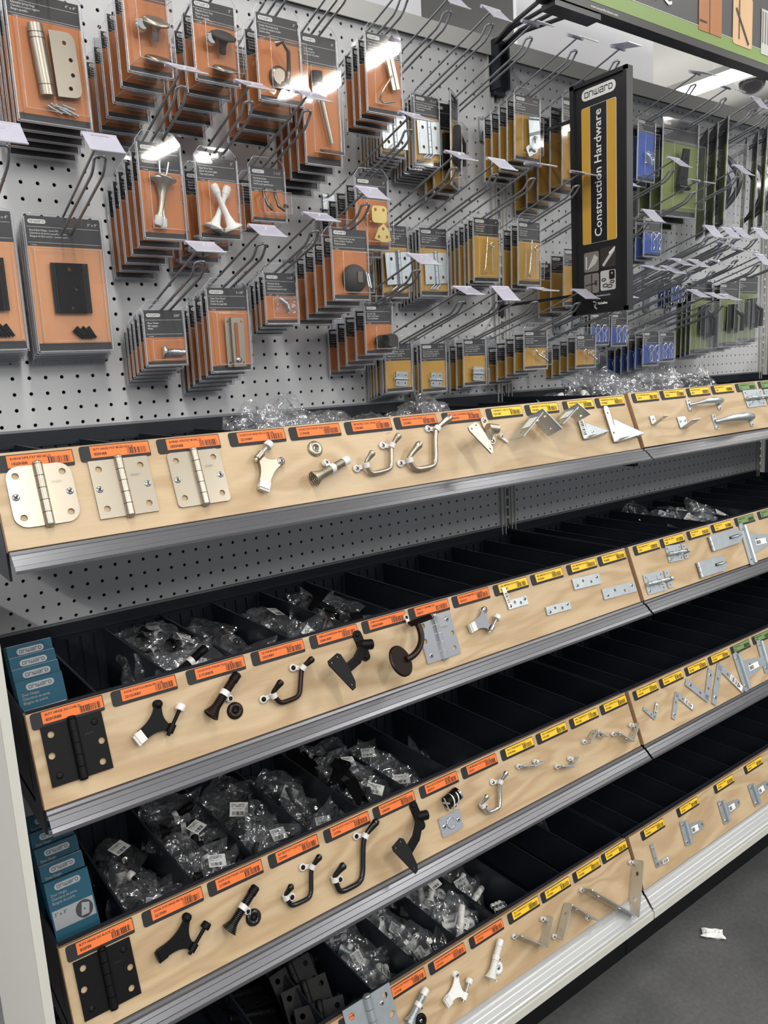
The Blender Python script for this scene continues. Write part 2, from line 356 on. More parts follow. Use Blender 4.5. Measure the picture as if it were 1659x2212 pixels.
for x0c, lb in ((-2, 'light grey steel pegboard panel of the left bay, full of round holes'), (46, 'light grey steel pegboard panel of the right bay beyond the slotted post')):
    t = thing('pegboard_panel', I4, lb, 'pegboard', 'pegboard back panels')
    b, xa, xb, zb = peg_panel(x0c, 46, -51, 29); b.build('perforated_sheet', t)
    b = MB(); b.box((xa - .018, -.012, zb + .002), (xb + .018, .03, zb + .036), 'post_paint'); b.box((xa - .018, -.012, zb - .002), (xb + .018, -.009, zb + .002), 'post_paint')
    b.build('top_rail', t)
for xc, lb in ((44.5, 'grey slotted upright post between the two pegboard bays'), (92.5, 'grey slotted upright post at the far right end'), (-3.5, 'grey slotted upright post at the left end')):
    b = MB(); x = xc * P
    b.box((x - .024, -.004, .02), (x - .0045, .01, 2.12), 'post_paint'); b.box((x + .0045, -.004, .02), (x + .024, .01, 2.12), 'post_paint')
    b.box((x - .0045, .008, .02), (x + .0045, .012, 2.12), 'hole_dark')
    for q in (-.0235, -.011, .011, .0235): b.box((x + q - .0012, -.0075, .02), (x + q + .0012, -.004, 2.12), 'post_paint')
    z = .03
    while z < 2.1: b.box((x - .0046, -.004, z), (x + .0046, .008, z + .007), 'post_paint'); z += .0254
    tag(b.build('slotted_post'), lb, 'post', 'slotted upright posts')
# neighbour bay beyond the right post
t = thing('neighbour_cabinet', T(2.40, 0, 0), 'dark steel cabinet side standing past the right post', 'cabinet')
b = MB(); b.box((0, -.42, 0), (1.2, .02, 1.42), 'black_steel'); b.build('body', t)
b = MB(); b.box((0, -.43, 1.42), (1.2, .02, 1.45), 'black_steel'); b.build('top_panel', t)
b = MB(); b.box((-.125, -.43, 0), (-.114, .02, 1.12), 'white_board'); b.box((-.125, -.433, 0), (-.114, -.43, 1.12), 'rail_cream')
tag(b.build('end_panel'), 'tall white end panel at the lower left edge', 'panel')

# ------------------------------------------------------------------ shelves
ZT = {1: 1.324, 2: .995, 3: .664, 4: .307}
XA, XM, XB = -.086, 1.130, 2.348
ORD = {1: 'top', 2: 'second', 3: 'third', 4: 'bottom'}
def panel_frame(k, X, s, out=0.):
    if X > 1.131: out += .006      # the right bay boards sit a little proud
    return Matrix(((1, 0, 0, X), (0, .351, -.936, -.352 - .351 * s - .936 * out), (0, .936, .351, ZT[k] - .936 * s + .351 * out), (0, 0, 0, 1)))
def extrude_x(b, prof, x0, x1, m, sm=False):
    n = len(prof); v = [(x0, y, z) for y, z in prof] + [(x1, y, z) for y, z in prof]
    b._add(v, [(i, i + n, i + 1 + n, i + 1) for i in range(n - 1)], m, sm)
for k in (1, 2, 3, 4):
    zt = ZT[k]
    for side, (x0, x1) in (('left', (XA, XM - .002)), ('right', (XM + .002, XB))):
        t = thing('bin_shelf', T(x0, 0, zt), f'black steel divided bin shelf, {ORD[k]} level of the {side} bay', 'shelf', 'divided bin shelves')
        L = x1 - x0
        b = MB(); b.box((0, -.345, -.122), (L, -.004, -.116), 'black_tray')
        b.box((0, -.3405, -.116), (L, -.3375, -.0005), 'black_tray'); b.box((0, -.014, -.116), (L, -.012, -.012), 'black_tray')
        x = .004
        while x < L - .02: b.box((x, -.018, -.116), (x + .018, -.014, -.016), 'black_tray'); x += .0225
        b.build('tray', t)
        b = MB(); b.box((0, -.020, -.016), (L, -.003, -.012), 'black_steel'); b.box((0, -.006, -.014), (L, -.003, .012), 'black_steel'); b.box((0, -.0062, .008), (L, -.0045, .012), 'rail_clear_tag')
        b.build('back_lip', t)
        for xx in (0, L - .003):
            b = MB(); pr = [(-.003, -.122), (-.003, .0), (-.3405, -.001), (-.3825, -.1125), (-.3825, -.15), (-.2, -.15)]
            b._add([(xx, y, z) for y, z in pr] + [(xx + .003, y, z) for y, z in pr], [(0, 1, 2, 3, 4, 5), (11, 10, 9, 8, 7, 6)] + [(i, (i + 6), (i + 1) % 6 + 6, (i + 1) % 6) for i in range(6)], 'black_steel')
            b.build('end_plate', t)
        xs = [.012 + .1018 * i - x0 for i in range(12)] if side == 'left' else [1.213 + .1016 * i - x0 for i in range(12)]
        for xd in xs:
            if xd < .02 or xd > L - .02: continue
            b = MB(); b.box((xd - .0012, -.337, -.116), (xd + .0012, -.0185, -.010), 'black_tray'); b.box((xd - .0018, -.337, -.012), (xd + .0018, -.0185, -.0095), 'black_steel'); b.build('divider', t)
        # price rail under the board
        pr = [(-.392, -.1125), (-.3985, -.1125), (-.4005, -.1160), (-.4045, -.1165), (-.408, -.1205), (-.4095, -.1205), (-.415, -.1270), (-.4168, -.127), (-.420, -.1315), (-.4235, -.1320), (-.4235, -.1345), (-.418, -.1345)]
        if k == 4: pr = [(y + (0 if i < 10 else -.001), z - .012 * i / 10) for i, (y, z) in enumerate(pr)]
        b = MB(); extrude_x(b, pr, 0.001, L - .001, 'rail_alu' if k < 4 else 'rail_pale'); b.build('price_rail', t)
        if k == 4:
            b = MB(); b.box((0, -.428, -.166), (L, -.380, -.148), 'rail_cream'); b.box((0, -.38, -.166), (L, -.02, -.15), 'black_tray'); tag(b.build('base_edge', t), 'cream base deck edge')
    # plywood display boards
        b = MB(); b.box((0, -.1195, -.0105), (x1 - x0 - .001, 0, -.0004), 'ply_edge'); b.box((.0004, -.1191, -.0004), (x1 - x0 - .0014, -.0004, 0), 'ply_face')
        o = b.build('display_board', None, panel_frame(k, x0 + .0005, 0, .0005))
        tag(o, f'birch plywood sample board, {ORD[k]} shelf of the {side} bay', 'board', 'plywood sample boards')
b = MB(); b.box((XA, -.352, .0), (XM - .0015, -.02, .139), 'kick_black'); tag(b.build('kick_plate'), 'black kick plate under the left bay', 'kick plate', 'kick plates')
b = MB(); b.box((XM + .0015, -.352, .0), (XB, -.02, .139), 'kick_black'); tag(b.build('kick_plate'), 'black kick plate under the right bay', 'kick plate', 'kick plates')

# ------------------------------------------------------------------ price labels
LAB = [
 (1, -0.0803, 0.0035, 'o', 'B.HINGE 5/8"R.3"X3" BRS NKL(2)', '1820NBB'),
 (1, 0.018, 0.0016, 'o', 'BUTT HINGE 3"X3" BRUSH NCK (2)', '820NBB'),
 (1, 0.1187, 0.0017, 'o', 'B.HINGE 1/4"R.3"X3" BR.NKL (2)', '2820NBB'),
 (1, 0.2234, 0.0022, 'o', 'DOOR STOP HINGE PIN H.D BRU NK', '2215NBV'),
 (1, 0.3212, 0.0025, 'o', 'DOOR STOP 3"W/UPC FLEX NICKEL', '217NVB'),
 (1, 0.4209, 0.0027, 'o', 'BR NICKEL COAT HOOK 3-1/2"', '235NBV'),
 (1, 0.5182, 0.0029, 'o', 'BR.NICK.H.D. COAT HOOK 5-1/2"', '237NBV'),
 (1, 0.6217, 0.0029, 'o', 'DULL NKL. H.D.HANDRAIL BRACKET', '2284DNV'),
 (1, 0.7256, 0.003, 'y', 'CORN BRACE 1-1/2X1-1/2 ZN (2)', '92X15BC'),
 (1, 0.8258, 0.0031, 'y', 'CORN BRACE 1-1/2X2-1/2 ZN (2)', '92X25BC'),
 (1, 0.9314, 0.0031, 'y', 'CORNER BRACE 2"X5/8" HD ZNC', '91X20BC'),
 (1, 1.0295, 0.0032, 'y', 'CORNER BRACE 3"X5/8" HD ZNC', '91X30BC'),
 (1, 1.1419, 0.0025, 'y', 'FLAT STEEL BRACE 5/8 ZN', 'WPS1V'),
 (1, 1.2415, 0.0024, 'y', 'FLAT ST CORNER BRACE 1-INCH', 'WP02V'),
 (1, 1.341, 0.0025, 'y', 'ZINC UTILITY PULL 4"', '40ZV'),
 (1, 1.4414, 0.0024, 'y', 'ZINC UTILITY PULL 5"', '487V'),
 (1, 1.5452, 0.0027, 'g', 'ZINC BARREL BOLT HD', '42V'),
 (1, 1.6487, 0.0024, 'g', 'ZINC BARREL BOLT HD', '45V'),
 (2, -0.0809, 0.0008, 'o', 'BUTT HINGE 3X3 C10B (2)', '820ORBB'),
 (2, 0.0204, 0.0008, 'o', 'DOOR STOP H.D.HINGE PIN C10B', '2215ORBV'),
 (2, 0.1262, 0.0008, 'o', 'DOOR STOP 3"W/UPC FLEXI C10B', '217ORBVB'),
 (2, 0.2281, 0.0008, 'o', 'OIL RUB.BRONZE H.D COAT 3.5"', '235ORBV'),
 (2, 0.33, 0.0008, 'o', 'ORB H.D.HANDRAIL BRACKET', '2284ORBV'),
 (2, 0.43, 0.0009, 'o', 'C10B H.D.HANDRAIL BRACKET', '22820ORBV'),
 (2, 0.5277, 0.0013, 'o', 'HINGE 3" CHROME C26', '820CV'),
 (2, 0.6271, 0.0015, 'o', 'DOOR STOP HINGE PIN H.D CHROME', '2215CV'),
 (2, 0.7296, 0.002, 'y', 'ZINC MENDING PLATE 2X5/8', '95X20BC'),
 (2, 0.8301, 0.0024, 'y', 'ZINC MENDING PLATE 2-1/2X5/8', '95X25BC'),
 (2, 0.9351, 0.0027, 'y', 'ZINC MENDING PLATE 3X3/4', '95X30BC'),
 (2, 1.0328, 0.0033, 'y', 'ZINC MENDING PLATE 4X7/8', '95X40BC'),
 (2, 1.1462, 0.0024, 'y', 'ZINC BARREL BOLT 4"', '38ZV'),
 (2, 1.2437, 0.0029, 'y', 'BARREL BOLT ZINC 3"', '55BV'),
 (2, 1.3483, 0.0029, 'y', 'ZINC HASP 4-1/2"', '7122V'),
 (2, 1.4489, 0.0033, 'y', 'ZINC HASP 3-1/2"', '3122V'),
 (2, 1.5537, 0.0032, 'g', 'T HINGE 6" ZINC', '46V'),
 (2, 1.6623, 0.0031, 'g', 'T HINGE 8" ZINC', '48V'),
 (3, -0.0779, 0.0012, 'o', 'BUTT HINGE 3X3 BLACK (2)', '820FBB'),
 (3, 0.0255, 0.0016, 'o', 'DOOR STOP HINGE PIN HD BLACK', '2215FBV'),
 (3, 0.1246, 0.0016, 'o', 'DOOR STOP 3"W/UPC FLEXI BLACK', '217FBVB'),
 (3, 0.2263, 0.0019, 'o', 'BLK HEAVY DUTY COAT HOOK 3-1/2"', '235FBV'),
 (3, 0.3284, 0.0023, 'o', 'BLK HV DUTY COAT HOOK 5-1/2"', '237FBV'),
 (3, 0.4281, 0.0023, 'o', 'BLACK H.D.HANDRAIL BRACKET', '2284FBV'),
 (3, 0.5307, 0.0024, 'o', 'BALL CATCH DRIVE-IN CHROME', '5037CV'),
 (3, 0.6319, 0.0026, 'o', 'CHROME HEAVY COAT HOOK 3-1/2"', '235CV'),
 (3, 0.7343, 0.0029, 'y', 'ZINC CORNER BRACE 3/4X1/2', '97X075BC'),
 (3, 0.8345, 0.0033, 'y', 'ZINC CORNER BRACE 1X5/8', '97X10BC'),
 (3, 0.9357, 0.0037, 'y', 'ZINC CORNER BRACE 1-1/2X5/8', '97X15BC'),
 (3, 1.0354, 0.004, 'y', 'ZINC CORNER BRACE 2X5/8', '97X20BC'),
 (3, 1.1436, 0.0041, 'y', 'ZC FLAT CORNER IRON 1-1/2X3/8', '96X15BC'),
 (3, 1.2427, 0.0041, 'y', 'ZINC FLAT CORNER 2-1/2X1/2', '96X25BC'),
 (3, 1.3447, 0.0042, 'y', 'ZINC FLAT CORNER IRON 3X5/8', '96X30BC'),
 (3, 1.4455, 0.0041, 'y', 'ZINC FLAT CORNER IRON 4X3/4', '96X40BC'),
 (3, 1.5469, 0.0039, 'g', 'T HINGE 4" ZINC', '44V'),
 (3, 1.6509, 0.0036, 'g', 'T HINGE 5" ZINC', '45BC'),
 (4, 0.3301, 0.0024, 'o', 'BRD HINGE L.PIN 4X4" ZNC', '820XBC'),
 (4, 0.4306, 0.0028, 'o', 'DOOR STOP 3"W/UPC FLEX ZINC', '217XVB'),
 (4, 0.5305, 0.0028, 'o', 'DOOR STOP HINGE PIN H.D WHITE', '2215WV'),
 (4, 0.6335, 0.0031, 'o', 'DOOR STOP 3"W/UPC FLEXI WHITE', '217WVB'),
 (4, 0.7388, 0.0031, 'y', 'ZINC CORNER BRACE 2-1/2X5/8', '97X25BC'),
 (4, 0.8367, 0.0034, 'y', 'ZINC CORNER BRACE 3X3/4', '97X30BC'),
 (4, 0.9379, 0.0035, 'y', 'ZINC CORNER BRACE 4X7/8', '97X40BC'),
 (4, 1.0362, 0.0029, 'y', 'ZINC CORNER BRACE 5X1', '97X50BC'),
 (4, 1.1728, 0.0034, 'y', 'ZINC FLAT CORNER IRON 2X3/8', '96X20BC'),
 (4, 1.3174, 0.0032, 'y', 'STRAP HINGE LT 3" ZINC', '841XBC'),
 (4, 1.4809, 0.0035, 'y', 'TEE HINGE LT 3" ZINC', '843XBC'),
 (4, 1.627, 0.0038, 'y', 'TEE HINGE LT 4" ZINC', '844XBC'),
]
CN = {'o': 'orange', 'y': 'yellow', 'g': 'green'}
for i, (k, X, s, col, l1, l2) in enumerate(LAB):
    t = thing('price_label', panel_frame(k, X, s, .0006), f'{CN[col]} shelf label in a black holder reading {l2}', 'label', 'price labels along the plywood boards')
    w, h = .0905, .021
    b = MB(); b.plate(rrect(w, h, .003, w / 2, -h / 2, rs=(.001, .004, .004, .002)), .0008, 'holder_black'); b.build('label_holder', t)
    b = MB(); b.plate([(.0135, -.0165), (.0895, -.0165), (.0895, -.0012), (.0135, -.0012)], .0003, 'stick_' + col, z0=.0008); b.build('sticker', t)
    n1 = len(l1); sx = min(.95, .058 / (n1 * .00235))
    b = MB(); b.merge(text_mb(l1, .0040, 'ink', sx=sx, bold=.00008), T(.0175, -.0068, .0013)); b.merge(text_mb(l2, .0050, 'ink', sx=.95, bold=.00012), T(.0175, -.0135, .0013)); b.build('lettering', t)
    b = barcode(.0255, .0085, 'ink', 26, i); b.build('barcode', t, T(.060, -.0155, .0013))

# ------------------------------------------------------------------ hardware samples (panel frame: x right, y up the slope, z out)
def screw(m='chrome', r=.0042, X=None):
    b = MB(); b.lathe([(r, 0), (r * .98, .0006), (r * .6, .0013), (0, .0016)], m, 14, X)
    Z = X or I4
    for a in (pi / 4, 3 * pi / 4): b.box((-r * .55, -r * .13, .0014), (r * .55, r * .13, .0018), 'hole_dark', Z @ RZ(a))
    return b
def hinge_parts(fin, size=.076, corner=0., screws=((1, 0), (-1, 0)), knm=None, full=True):
    g = size / 2; hx = g - .0135; out = []; hr = .0043 * size / .076; kr = .0058 * size / .076
    L = []
    for sx in (-1, 1):
        hl = [(sx * .027, .026, hr), (sx * .027, -.026, hr), (sx * (.031 if full else .027), 0, hr)] if full else [(sx * .55 * g, .6 * g, hr), (sx * .55 * g, -.6 * g, hr)]
        if full: hl = [(x * size / .076, y * size / .076, r) for x, y, r in hl]
        rs = (corner, .0005, .0005, corner) if sx > 0 else (.0005, corner, corner, .0005)
        b = MB(); b.plate(rrect(g - .001, size, 0, sx * (g / 2 + .0005), 0, rs=rs, n=6), .0022, fin, hl, z0=.0006)
        out.append(('hinge_leaf', b))
    b = MB()
    for i in range(5):
        y0 = -g + i * size / 5 + .0003; y1 = y0 + size / 5 - .0008
        b.tube([(0, y0, .0045), (0, y1, .0045)], kr, fin, 14)
    b.lathe([(kr * .9, g), (kr, g + .0015), (kr * .8, g + .0035), (kr * .5, g + .004)], fin, 14, T(0, 0, .0045) @ RX(-pi / 2)); b.lathe([(kr * .95, g), (kr * .9, g + .002), (kr * .3, g + .003)], fin, 14, T(0, 0, .0045) @ RX(pi / 2))
    out.append(('knuckle_barrel', b))
    return out
def at2(p, z=0.): return T(p[0], p[1], z)
def attach(t, parts):
    for nm, b in parts: b.build(nm, t)
def hook_parts(fin, pts, big):
    # pts: outline of the hook in the panel plane; both ends swell
    P3 = [Vector((x, y, .007)) for x, y in pts]
    P3[0].z = .021; P3[-1].z = .019; P3[1].z = .011; P3[-2].z = .008
    pth = []
    n = len(P3)
    for i in range(n - 1):
        p0 = P3[max(i - 1, 0)]; p1 = P3[i]; p2 = P3[i + 1]; p3 = P3[min(i + 2, n - 1)]
        for q in range(7):
            u = q / 7; pth.append(.5 * ((2 * p1) + (-p0 + p2) * u * .8 + (2 * p0 * .8 - 4.2 * p1 + .8 * 3.0 * p2 + 1.0 * p2 - .0 * p3 - .8 * p3 * .0 - 0 * p1) * 0) if False else p1.lerp(p2, u))
    pth.append(P3[-1])
    for _ in range(3): pth = [pth[0]] + [(pth[i - 1] + pth[i] * 2 + pth[i + 1]) / 4 for i in range(1, len(pth) - 1)] + [pth[-1]]
    N = len(pth); rb = .0052 if big else .0044; rs = []
    for i in range(N):
        u = i / (N - 1); e = min(u, 1 - u)
        r = rb * .85 + rb * .55 * max(0, 1 - e / .13)
        if e < .02: r *= .55
        rs.append(r)
    b = MB(); b.tube(pth, rs, fin, 12); parts = [('hook_body', b)]
    for f in (.24, .82):
        c = pth[int(N * f)]; d = (pth[int(N * f) + 1] - pth[int(N * f) - 1]).normalized()
        b = MB(); b.tube([c - d * .004, c + d * .004], rb * 1.22, 'nylon', 12)
        side = Vector((-d.y, d.x, 0)).normalized() * (1 if f > .5 else -1)
        if f < .5: side = Vector((-1, -.15, 0)).normalized() if fin in ('nickel', 'bronze') else Vector((.9, -.5, 0)).normalized()
        else: side = Vector((-1, .25, 0)).normalized()
        e = Vector((c.x, c.y, .002)) + side * .014
        b.box((-.001, -.0035, -.0008), (.0155, .0035, .0008), 'nylon', T(c.x, c.y, .0035) @ RZ(math.atan2(side.y, side.x)))
        b.lathe([(.0062, 0), (.0062, .002), (.005, .003)], 'nylon', 14, T(e.x, e.y, 0.001)); parts.append(('cable_clip', b))
        parts.append(('screw', screw('black_metal' if ('black' in fin or fin == 'bronze') else 'chrome', .0038, T(e.x, e.y, .004))))
    return parts
def pinstop_parts(fin, a, pad, brl, foot, padm='nylon', footm='nylon'):
    a, pad, brl, foot = (Vector((p[0], p[1])) for p in (a, pad, brl, foot))
    mid = (a + foot) / 2 * .45 + brl * .55
    # wishbone plate
    def arm(p, q, w0, w1):
        d = (q - p).normalized(); nrm = Vector((-d.y, d.x)); return [p + nrm * w0, p - nrm * w0, q - nrm * w1, q + nrm * w1]
    b = MB(); c = (a + brl + foot) / 3
    for p, q, w0, wm, w1, zt_ in ((foot, a, .0085, .0062, .0046, .003), (a, brl, .0046, .0058, .0042, .00299), (brl, foot, .0042, .0062, .0085, .00298)):
        L = []; R_ = []
        for i in range(11):
            u = i / 10; v = p * (1 - u) ** 2 + c * 2 * u * (1 - u) + q * u * u; dd = ((c - p) * (1 - u) + (q - c) * u).normalized(); nn = Vector((-dd.y, dd.x)); ww = w0 * (1 - u) ** 2 + wm * 2 * u * (1 - u) + w1 * u * u
            L.append(tuple(v + nn * ww)); R_.append(tuple(v - nn * ww))
        b.plate(L + R_[::-1], zt_, fin, z0=.006)
    b.lathe([(.006, .0), (.006, .0092), (.004, .0096)], fin, 16, T(a.x, a.y, 0)); b.lathe([(.0075, .0058), (.0075, .0092)], fin, 16, T(foot.x, foot.y, 0))
    parts = [('wishbone_plate', b), ('screw', screw('black_metal' if 'black' in fin else 'chrome', .004, T(a.x, a.y, .0096)))]
    d = (pad - brl); L = d.length; d = Vector((d.x, d.y, 0)).normalized(); p0 = Vector((brl.x, brl.y, .0095))
    b = MB(); b.tube([p0 - d * .006, p0 + d * .006], .0052, fin, 14); parts.append(('barrel', b))
    b = MB(); b.tube([p0 - d * .010, p0 + d * (L - .003)], .0027, 'chrome' if fin in ('white_plastic', 'chrome', 'nickel') else fin, 10); parts.append(('threaded_rod', b))
    b = MB(); q = p0 + d * L; b.tube([q - d * .0045, q - d * .003, q + d * .004, q + d * .005], [.0065, .0072, .0064, .005], padm, 16); parts.append(('bumper_pad', b))
    b = MB(); fd = (foot - c).normalized(); fa = math.atan2(fd.y, fd.x)
    b.box((-.004, -.008, .004), (.006, .008, .013), footm, T(foot.x, foot.y, 0) @ RZ(fa)); b.box((.006, -.0065, .004), (.009, .009, .011), footm, T(foot.x, foot.y, 0) @ RZ(fa))
    parts.append(('foot_cap', b)); return parts
def spring_parts(fin, p0, p1, wsh, tip='nylon', clipm='nylon'):
    a = Vector((p0[0], p0[1], .012)); c = Vector((p1[0], p1[1], .012)); d = (c - a); L = d.length; d.normalize()
    u = d.orthogonal().normalized(); w = d.cross(u); pts = []; rs = []; turns = 24; n = turns * 10
    for i in range(n + 1):
        t = i / n; r = .0055 + .0065 * max(0, 1 - t / .28) ** 1.5; ang = 2 * pi * turns * t
        pts.append(a + d * (t * (L - .012)) + (u * math.cos(ang) + w * math.sin(ang)) * r)
    b = MB(); b.tube(pts, .0013, fin, 5); parts = [('coil_spring', b)]
    b = MB(); b.tube([c - d * .013, c - d * .002, c], [.0070, .0070, .005], tip, 16); parts.append(('rubber_tip', b))
    m = a + d * (L * .52); b = MB(); b.tube([m - d * .004, m + d * .004], .0074, clipm, 14)
    s = Vector((d.y, -d.x, 0)) if fin != 'nickel' else Vector((-d.y, d.x, 0)); e = m + s * .012
    b.box((0, -.004, -.001), (.012, .004, .001), clipm, T(m.x, m.y, .008) @ RZ(math.atan2(s.y, s.x))); b.lathe([(.0055, 0), (.0055, .006), (.004, .007)], clipm, 14, T(e.x, e.y, .001)); parts.append(('cable_clip', b))
    parts.append(('screw', screw('black_metal' if ('black' in fin or fin == 'bronze') else 'chrome', .0036, T(e.x, e.y, .008))))
    b = MB(); b.lathe([(.0125, 0), (.0122, .0015), (.0085, .004), (.0045, .003), (.0045, .0015)], fin if fin != 'zinc' else 'black_metal', 22, T(wsh[0], wsh[1], .0005)); parts.append(('base_washer', b))
    parts.append(('screw', screw('black_metal' if ('black' in fin or fin == 'bronze') else 'chrome', .004, T(wsh[0], wsh[1], .002)))); return parts
def bracket_parts(fin, pl, cl):
    a = Vector((pl[0], pl[1], .052)); c = Vector((cl[0], cl[1], .010)); parts = []
    # the triangular saddle plate stands out from the board, seen face-on
    X = T(a.x, a.y, a.z) @ RZ(.12) @ RX(-.2) @ Matrix.Diagonal((.72, .82, 1, 1))
    b = MB(); b.plate([(-.019, .022), (-.017, .030), (.010, .036), (.017, .031), (.021, .006), (.020, -.026), (.014, -.036), (.006, -.038)], .003, fin, ((-.010, .024, .0022), (.008, .029, .0022), (.010, -.028, .0022)), X); parts.append(('saddle_plate', b))
    b = MB(); d = c - a; n = 6; pth = [a + Vector((.004, 0, -.002)), a.lerp(c, .5) + Vector((.003, -.004, .004)), c]
    for q0, q1 in zip(pth, pth[1:]):
        dd = (q1 - q0); Lq = dd.length; rot = dd.to_track_quat('X', 'Z').to_matrix().to_4x4(); b.box((-.002, -.007, -.003), (Lq + .002, .007, .003), fin, T(*q0) @ rot)
    parts.append(('bracket_arm', b))
    b = MB(); b.tube([(c.x - .011, c.y + .002, .013), (c.x + .011, c.y - .002, .013)], .0085, fin, 16)
    b.plate(rrect(.016, .052, .007), .0025, fin, (), T(c.x - .001, c.y, .0003) @ RZ(.15)); parts.append(('pivot_strap', b))
    for sy in (.019, -.019): parts.append(('screw', screw('black_metal' if 'black' in fin else 'chrome', .0042, T(c.x - .001 - sy * .15, c.y + sy, .003))))
    return parts
def bracket2_parts(fin, pl, cl):
    parts = []; b = MB(); b.lathe([(.026, 0), (.026, .003), (.024, .004)], fin, 30, T(pl[0], pl[1], .045) @ RY(.35) @ RX(-.2)); parts.append(('round_plate', b))
    pth = []
    for i in range(13):
        a = i / 12 * pi / 2; pth.append((pl[0] + .012 + (cl[0] - pl[0] - .018) * math.sin(a), pl[1] + (cl[1] - pl[1]) * (1 - math.cos(a)), .045 + .004 * math.sin(2 * a) - .02 * (i / 12)))
    b = MB(); b.tube(pth, .0055, fin, 10); parts.append(('curved_arm', b))
    b = MB(); b.box((-.024, -.005, .0), (.024, .005, .004), fin, T(cl[0], cl[1] + .002, .026) @ RZ(.05) @ RX(-.9)); parts.append(('rail_saddle', b))
    b = MB(); b.box((-.003, 0, 0), (.003, .014, .002), 'nylon', T(cl[0] - .01, cl[1] + .002, .004)); b.lathe([(.005, 0), (.005, .004)], 'nylon', 12, T(cl[0] - .01, cl[1] + .014, .001)); parts.append(('cable_clip', b))
    parts.append(('screw', screw('black_metal', .0035, T(cl[0] - .01, cl[1] + .014, .005)))); return parts
def L_brace(fin, corner, e1, e2, w, tagged=False, gusset=False):
    # a bent strap: corner line square to the board, both legs standing proud of it
    c, p, q = (Vector((v[0], v[1])) for v in (corner, e1, e2)); parts = []; h = w; z0 = .003
    def leg(p0, p1, nm):
        d = p1 - p0; L = d.length; X = T(p0.x, p0.y, z0) @ RZ(math.atan2(d.y, d.x)) @ RX(pi / 2)
        hs = [(L * .3, h / 2, h * .17), (L * .75, h / 2, h * .17)]
        b = MB(); b.plate(rrect(L, h, h * .12, L / 2, h / 2), .0022, fin, hs, X, me='zinc'); return (nm, b)
    parts.append(leg(c, p, 'strap_leg')); parts.append(leg(c, q, 'strap_leg'))
    for e, o in ((p, .012), (q, .012)):
        d = (c - e).normalized(); m = e + d * .006; s = Vector((-.9, .3)) * .010
        b = MB(); b.box((-.0025, -.003, 0), (.010, .003, .0016), 'nylon', T(m.x, m.y, .003) @ RZ(math.atan2(s.y, s.x))); b.lathe([(.0048, 0), (.0048, .005)], 'nylon', 12, T(m.x + s.x, m.y + s.y, .001)); parts.append(('cable_clip', b)); parts.append(('screw', screw('chrome', .0034, T(m.x + s.x, m.y + s.y, .006))))
    if tagged:
        d = (p - c); L = d.length; b = MB(); b.box((L * .25, h * .25, -.0026), (L * .7, h * .95, -.0024), 'paper', T(c.x, c.y, z0) @ RZ(math.atan2(d.y, d.x)) @ RX(pi / 2)); parts.append(('paper_tag', b))
    return parts
def braceW_parts(fin, ridge, p, q):
    # wide bent brace standing like a tent: ridge at the top
    parts = []; a = Vector(ridge); w = .042
    for e, nm in ((Vector(p), 'strap_leg'), (Vector(q), 'strap_leg')):
        d = e - a; L = d.length
        X = T(a.x, a.y, .012) @ RZ(math.atan2(d.y, d.x)) @ RX(pi / 2 - .15)
        b = MB(); b.plate(rrect(L, .034, .001, L / 2, .017), .0018, fin, [(L * .28, .009, .0026), (L * .28, .026, .0026), (L * .78, .017, .0026)], X); parts.append((nm, b))
    e = Vector(p); b = MB(); b.box((0, -.0022, 0), (.016, .0022, .002), 'nylon', T(e.x - .008, e.y + .01, .003) @ RZ(-.7)); b.lathe([(.0045, 0), (.0045, .005)], 'nylon', 12, T(e.x - .008, e.y + .012, .001)); parts.append(('cable_clip', b)); parts.append(('screw', screw('chrome', .0034, T(e.x - .008, e.y + .012, .006))))
    d = (Vector(p) - a); L = d.length; b = MB(); b.box((L * .2, .012, .0022), (L * .62, .031, .0024), 'paper', T(a.x, a.y, .012) @ RZ(math.atan2(d.y, d.x)) @ RX(pi / 2 - .15)); parts.append(('paper_tag', b))
    return parts
def gusset_parts(fin, top, bot, tip, tagged):
    a, c, e = Vector(top), Vector(bot), Vector(tip); H = (a - c).length; Wd = (e - c).x; parts = []
    b = MB(); b.plate(rrect(.014, H, .005, 0, H / 2, rs=(.005, .005, .001, .001)), .002, fin, [(0, H * .25, .0024), (0, H * .8, .0024)], T(c.x, c.y, .004)); parts.append(('back_leg', b))
    b = MB(); b._add([(c.x, c.y, .006), (c.x + .012, c.y + H * .62, .006), (c.x + Wd * .75, c.y + .004, .03)] + [(c.x + .0015, c.y, .006), (c.x + .0135, c.y + H * .62, .006), (c.x + Wd * .75 + .0015, c.y + .004, .03)], [(0, 1, 2), (5, 4, 3), (0, 3, 4, 1), (1, 4, 5, 2), (2, 5, 3, 0)], fin); parts.append(('gusset', b))
    b = MB(); L = Wd; b.plate(rrect(L, .014, .003, L / 2, .007), .0018, fin, [(L * .8, .007, .0022)], T(c.x, c.y, .005) @ RZ(.06) @ RX(1.2)); parts.append(('foot_leg', b))
    parts.append(('screw', screw('chrome', .004, T(c.x + Wd * .3, c.y + .010, .012))))
    if tagged: b = barcode(.03, .008, 'ink', 20, 9); bb = MB(); bb.box((-.003, -.001, 0), (.033, .009, .0002), 'paper', T(c.x + .004, c.y + .008, .0064) @ RZ(pi / 2)); bb.merge(b, T(c.x + .004, c.y + .008, .0068) @ RZ(pi / 2)); parts.append(('paper_tag', bb))
    return parts
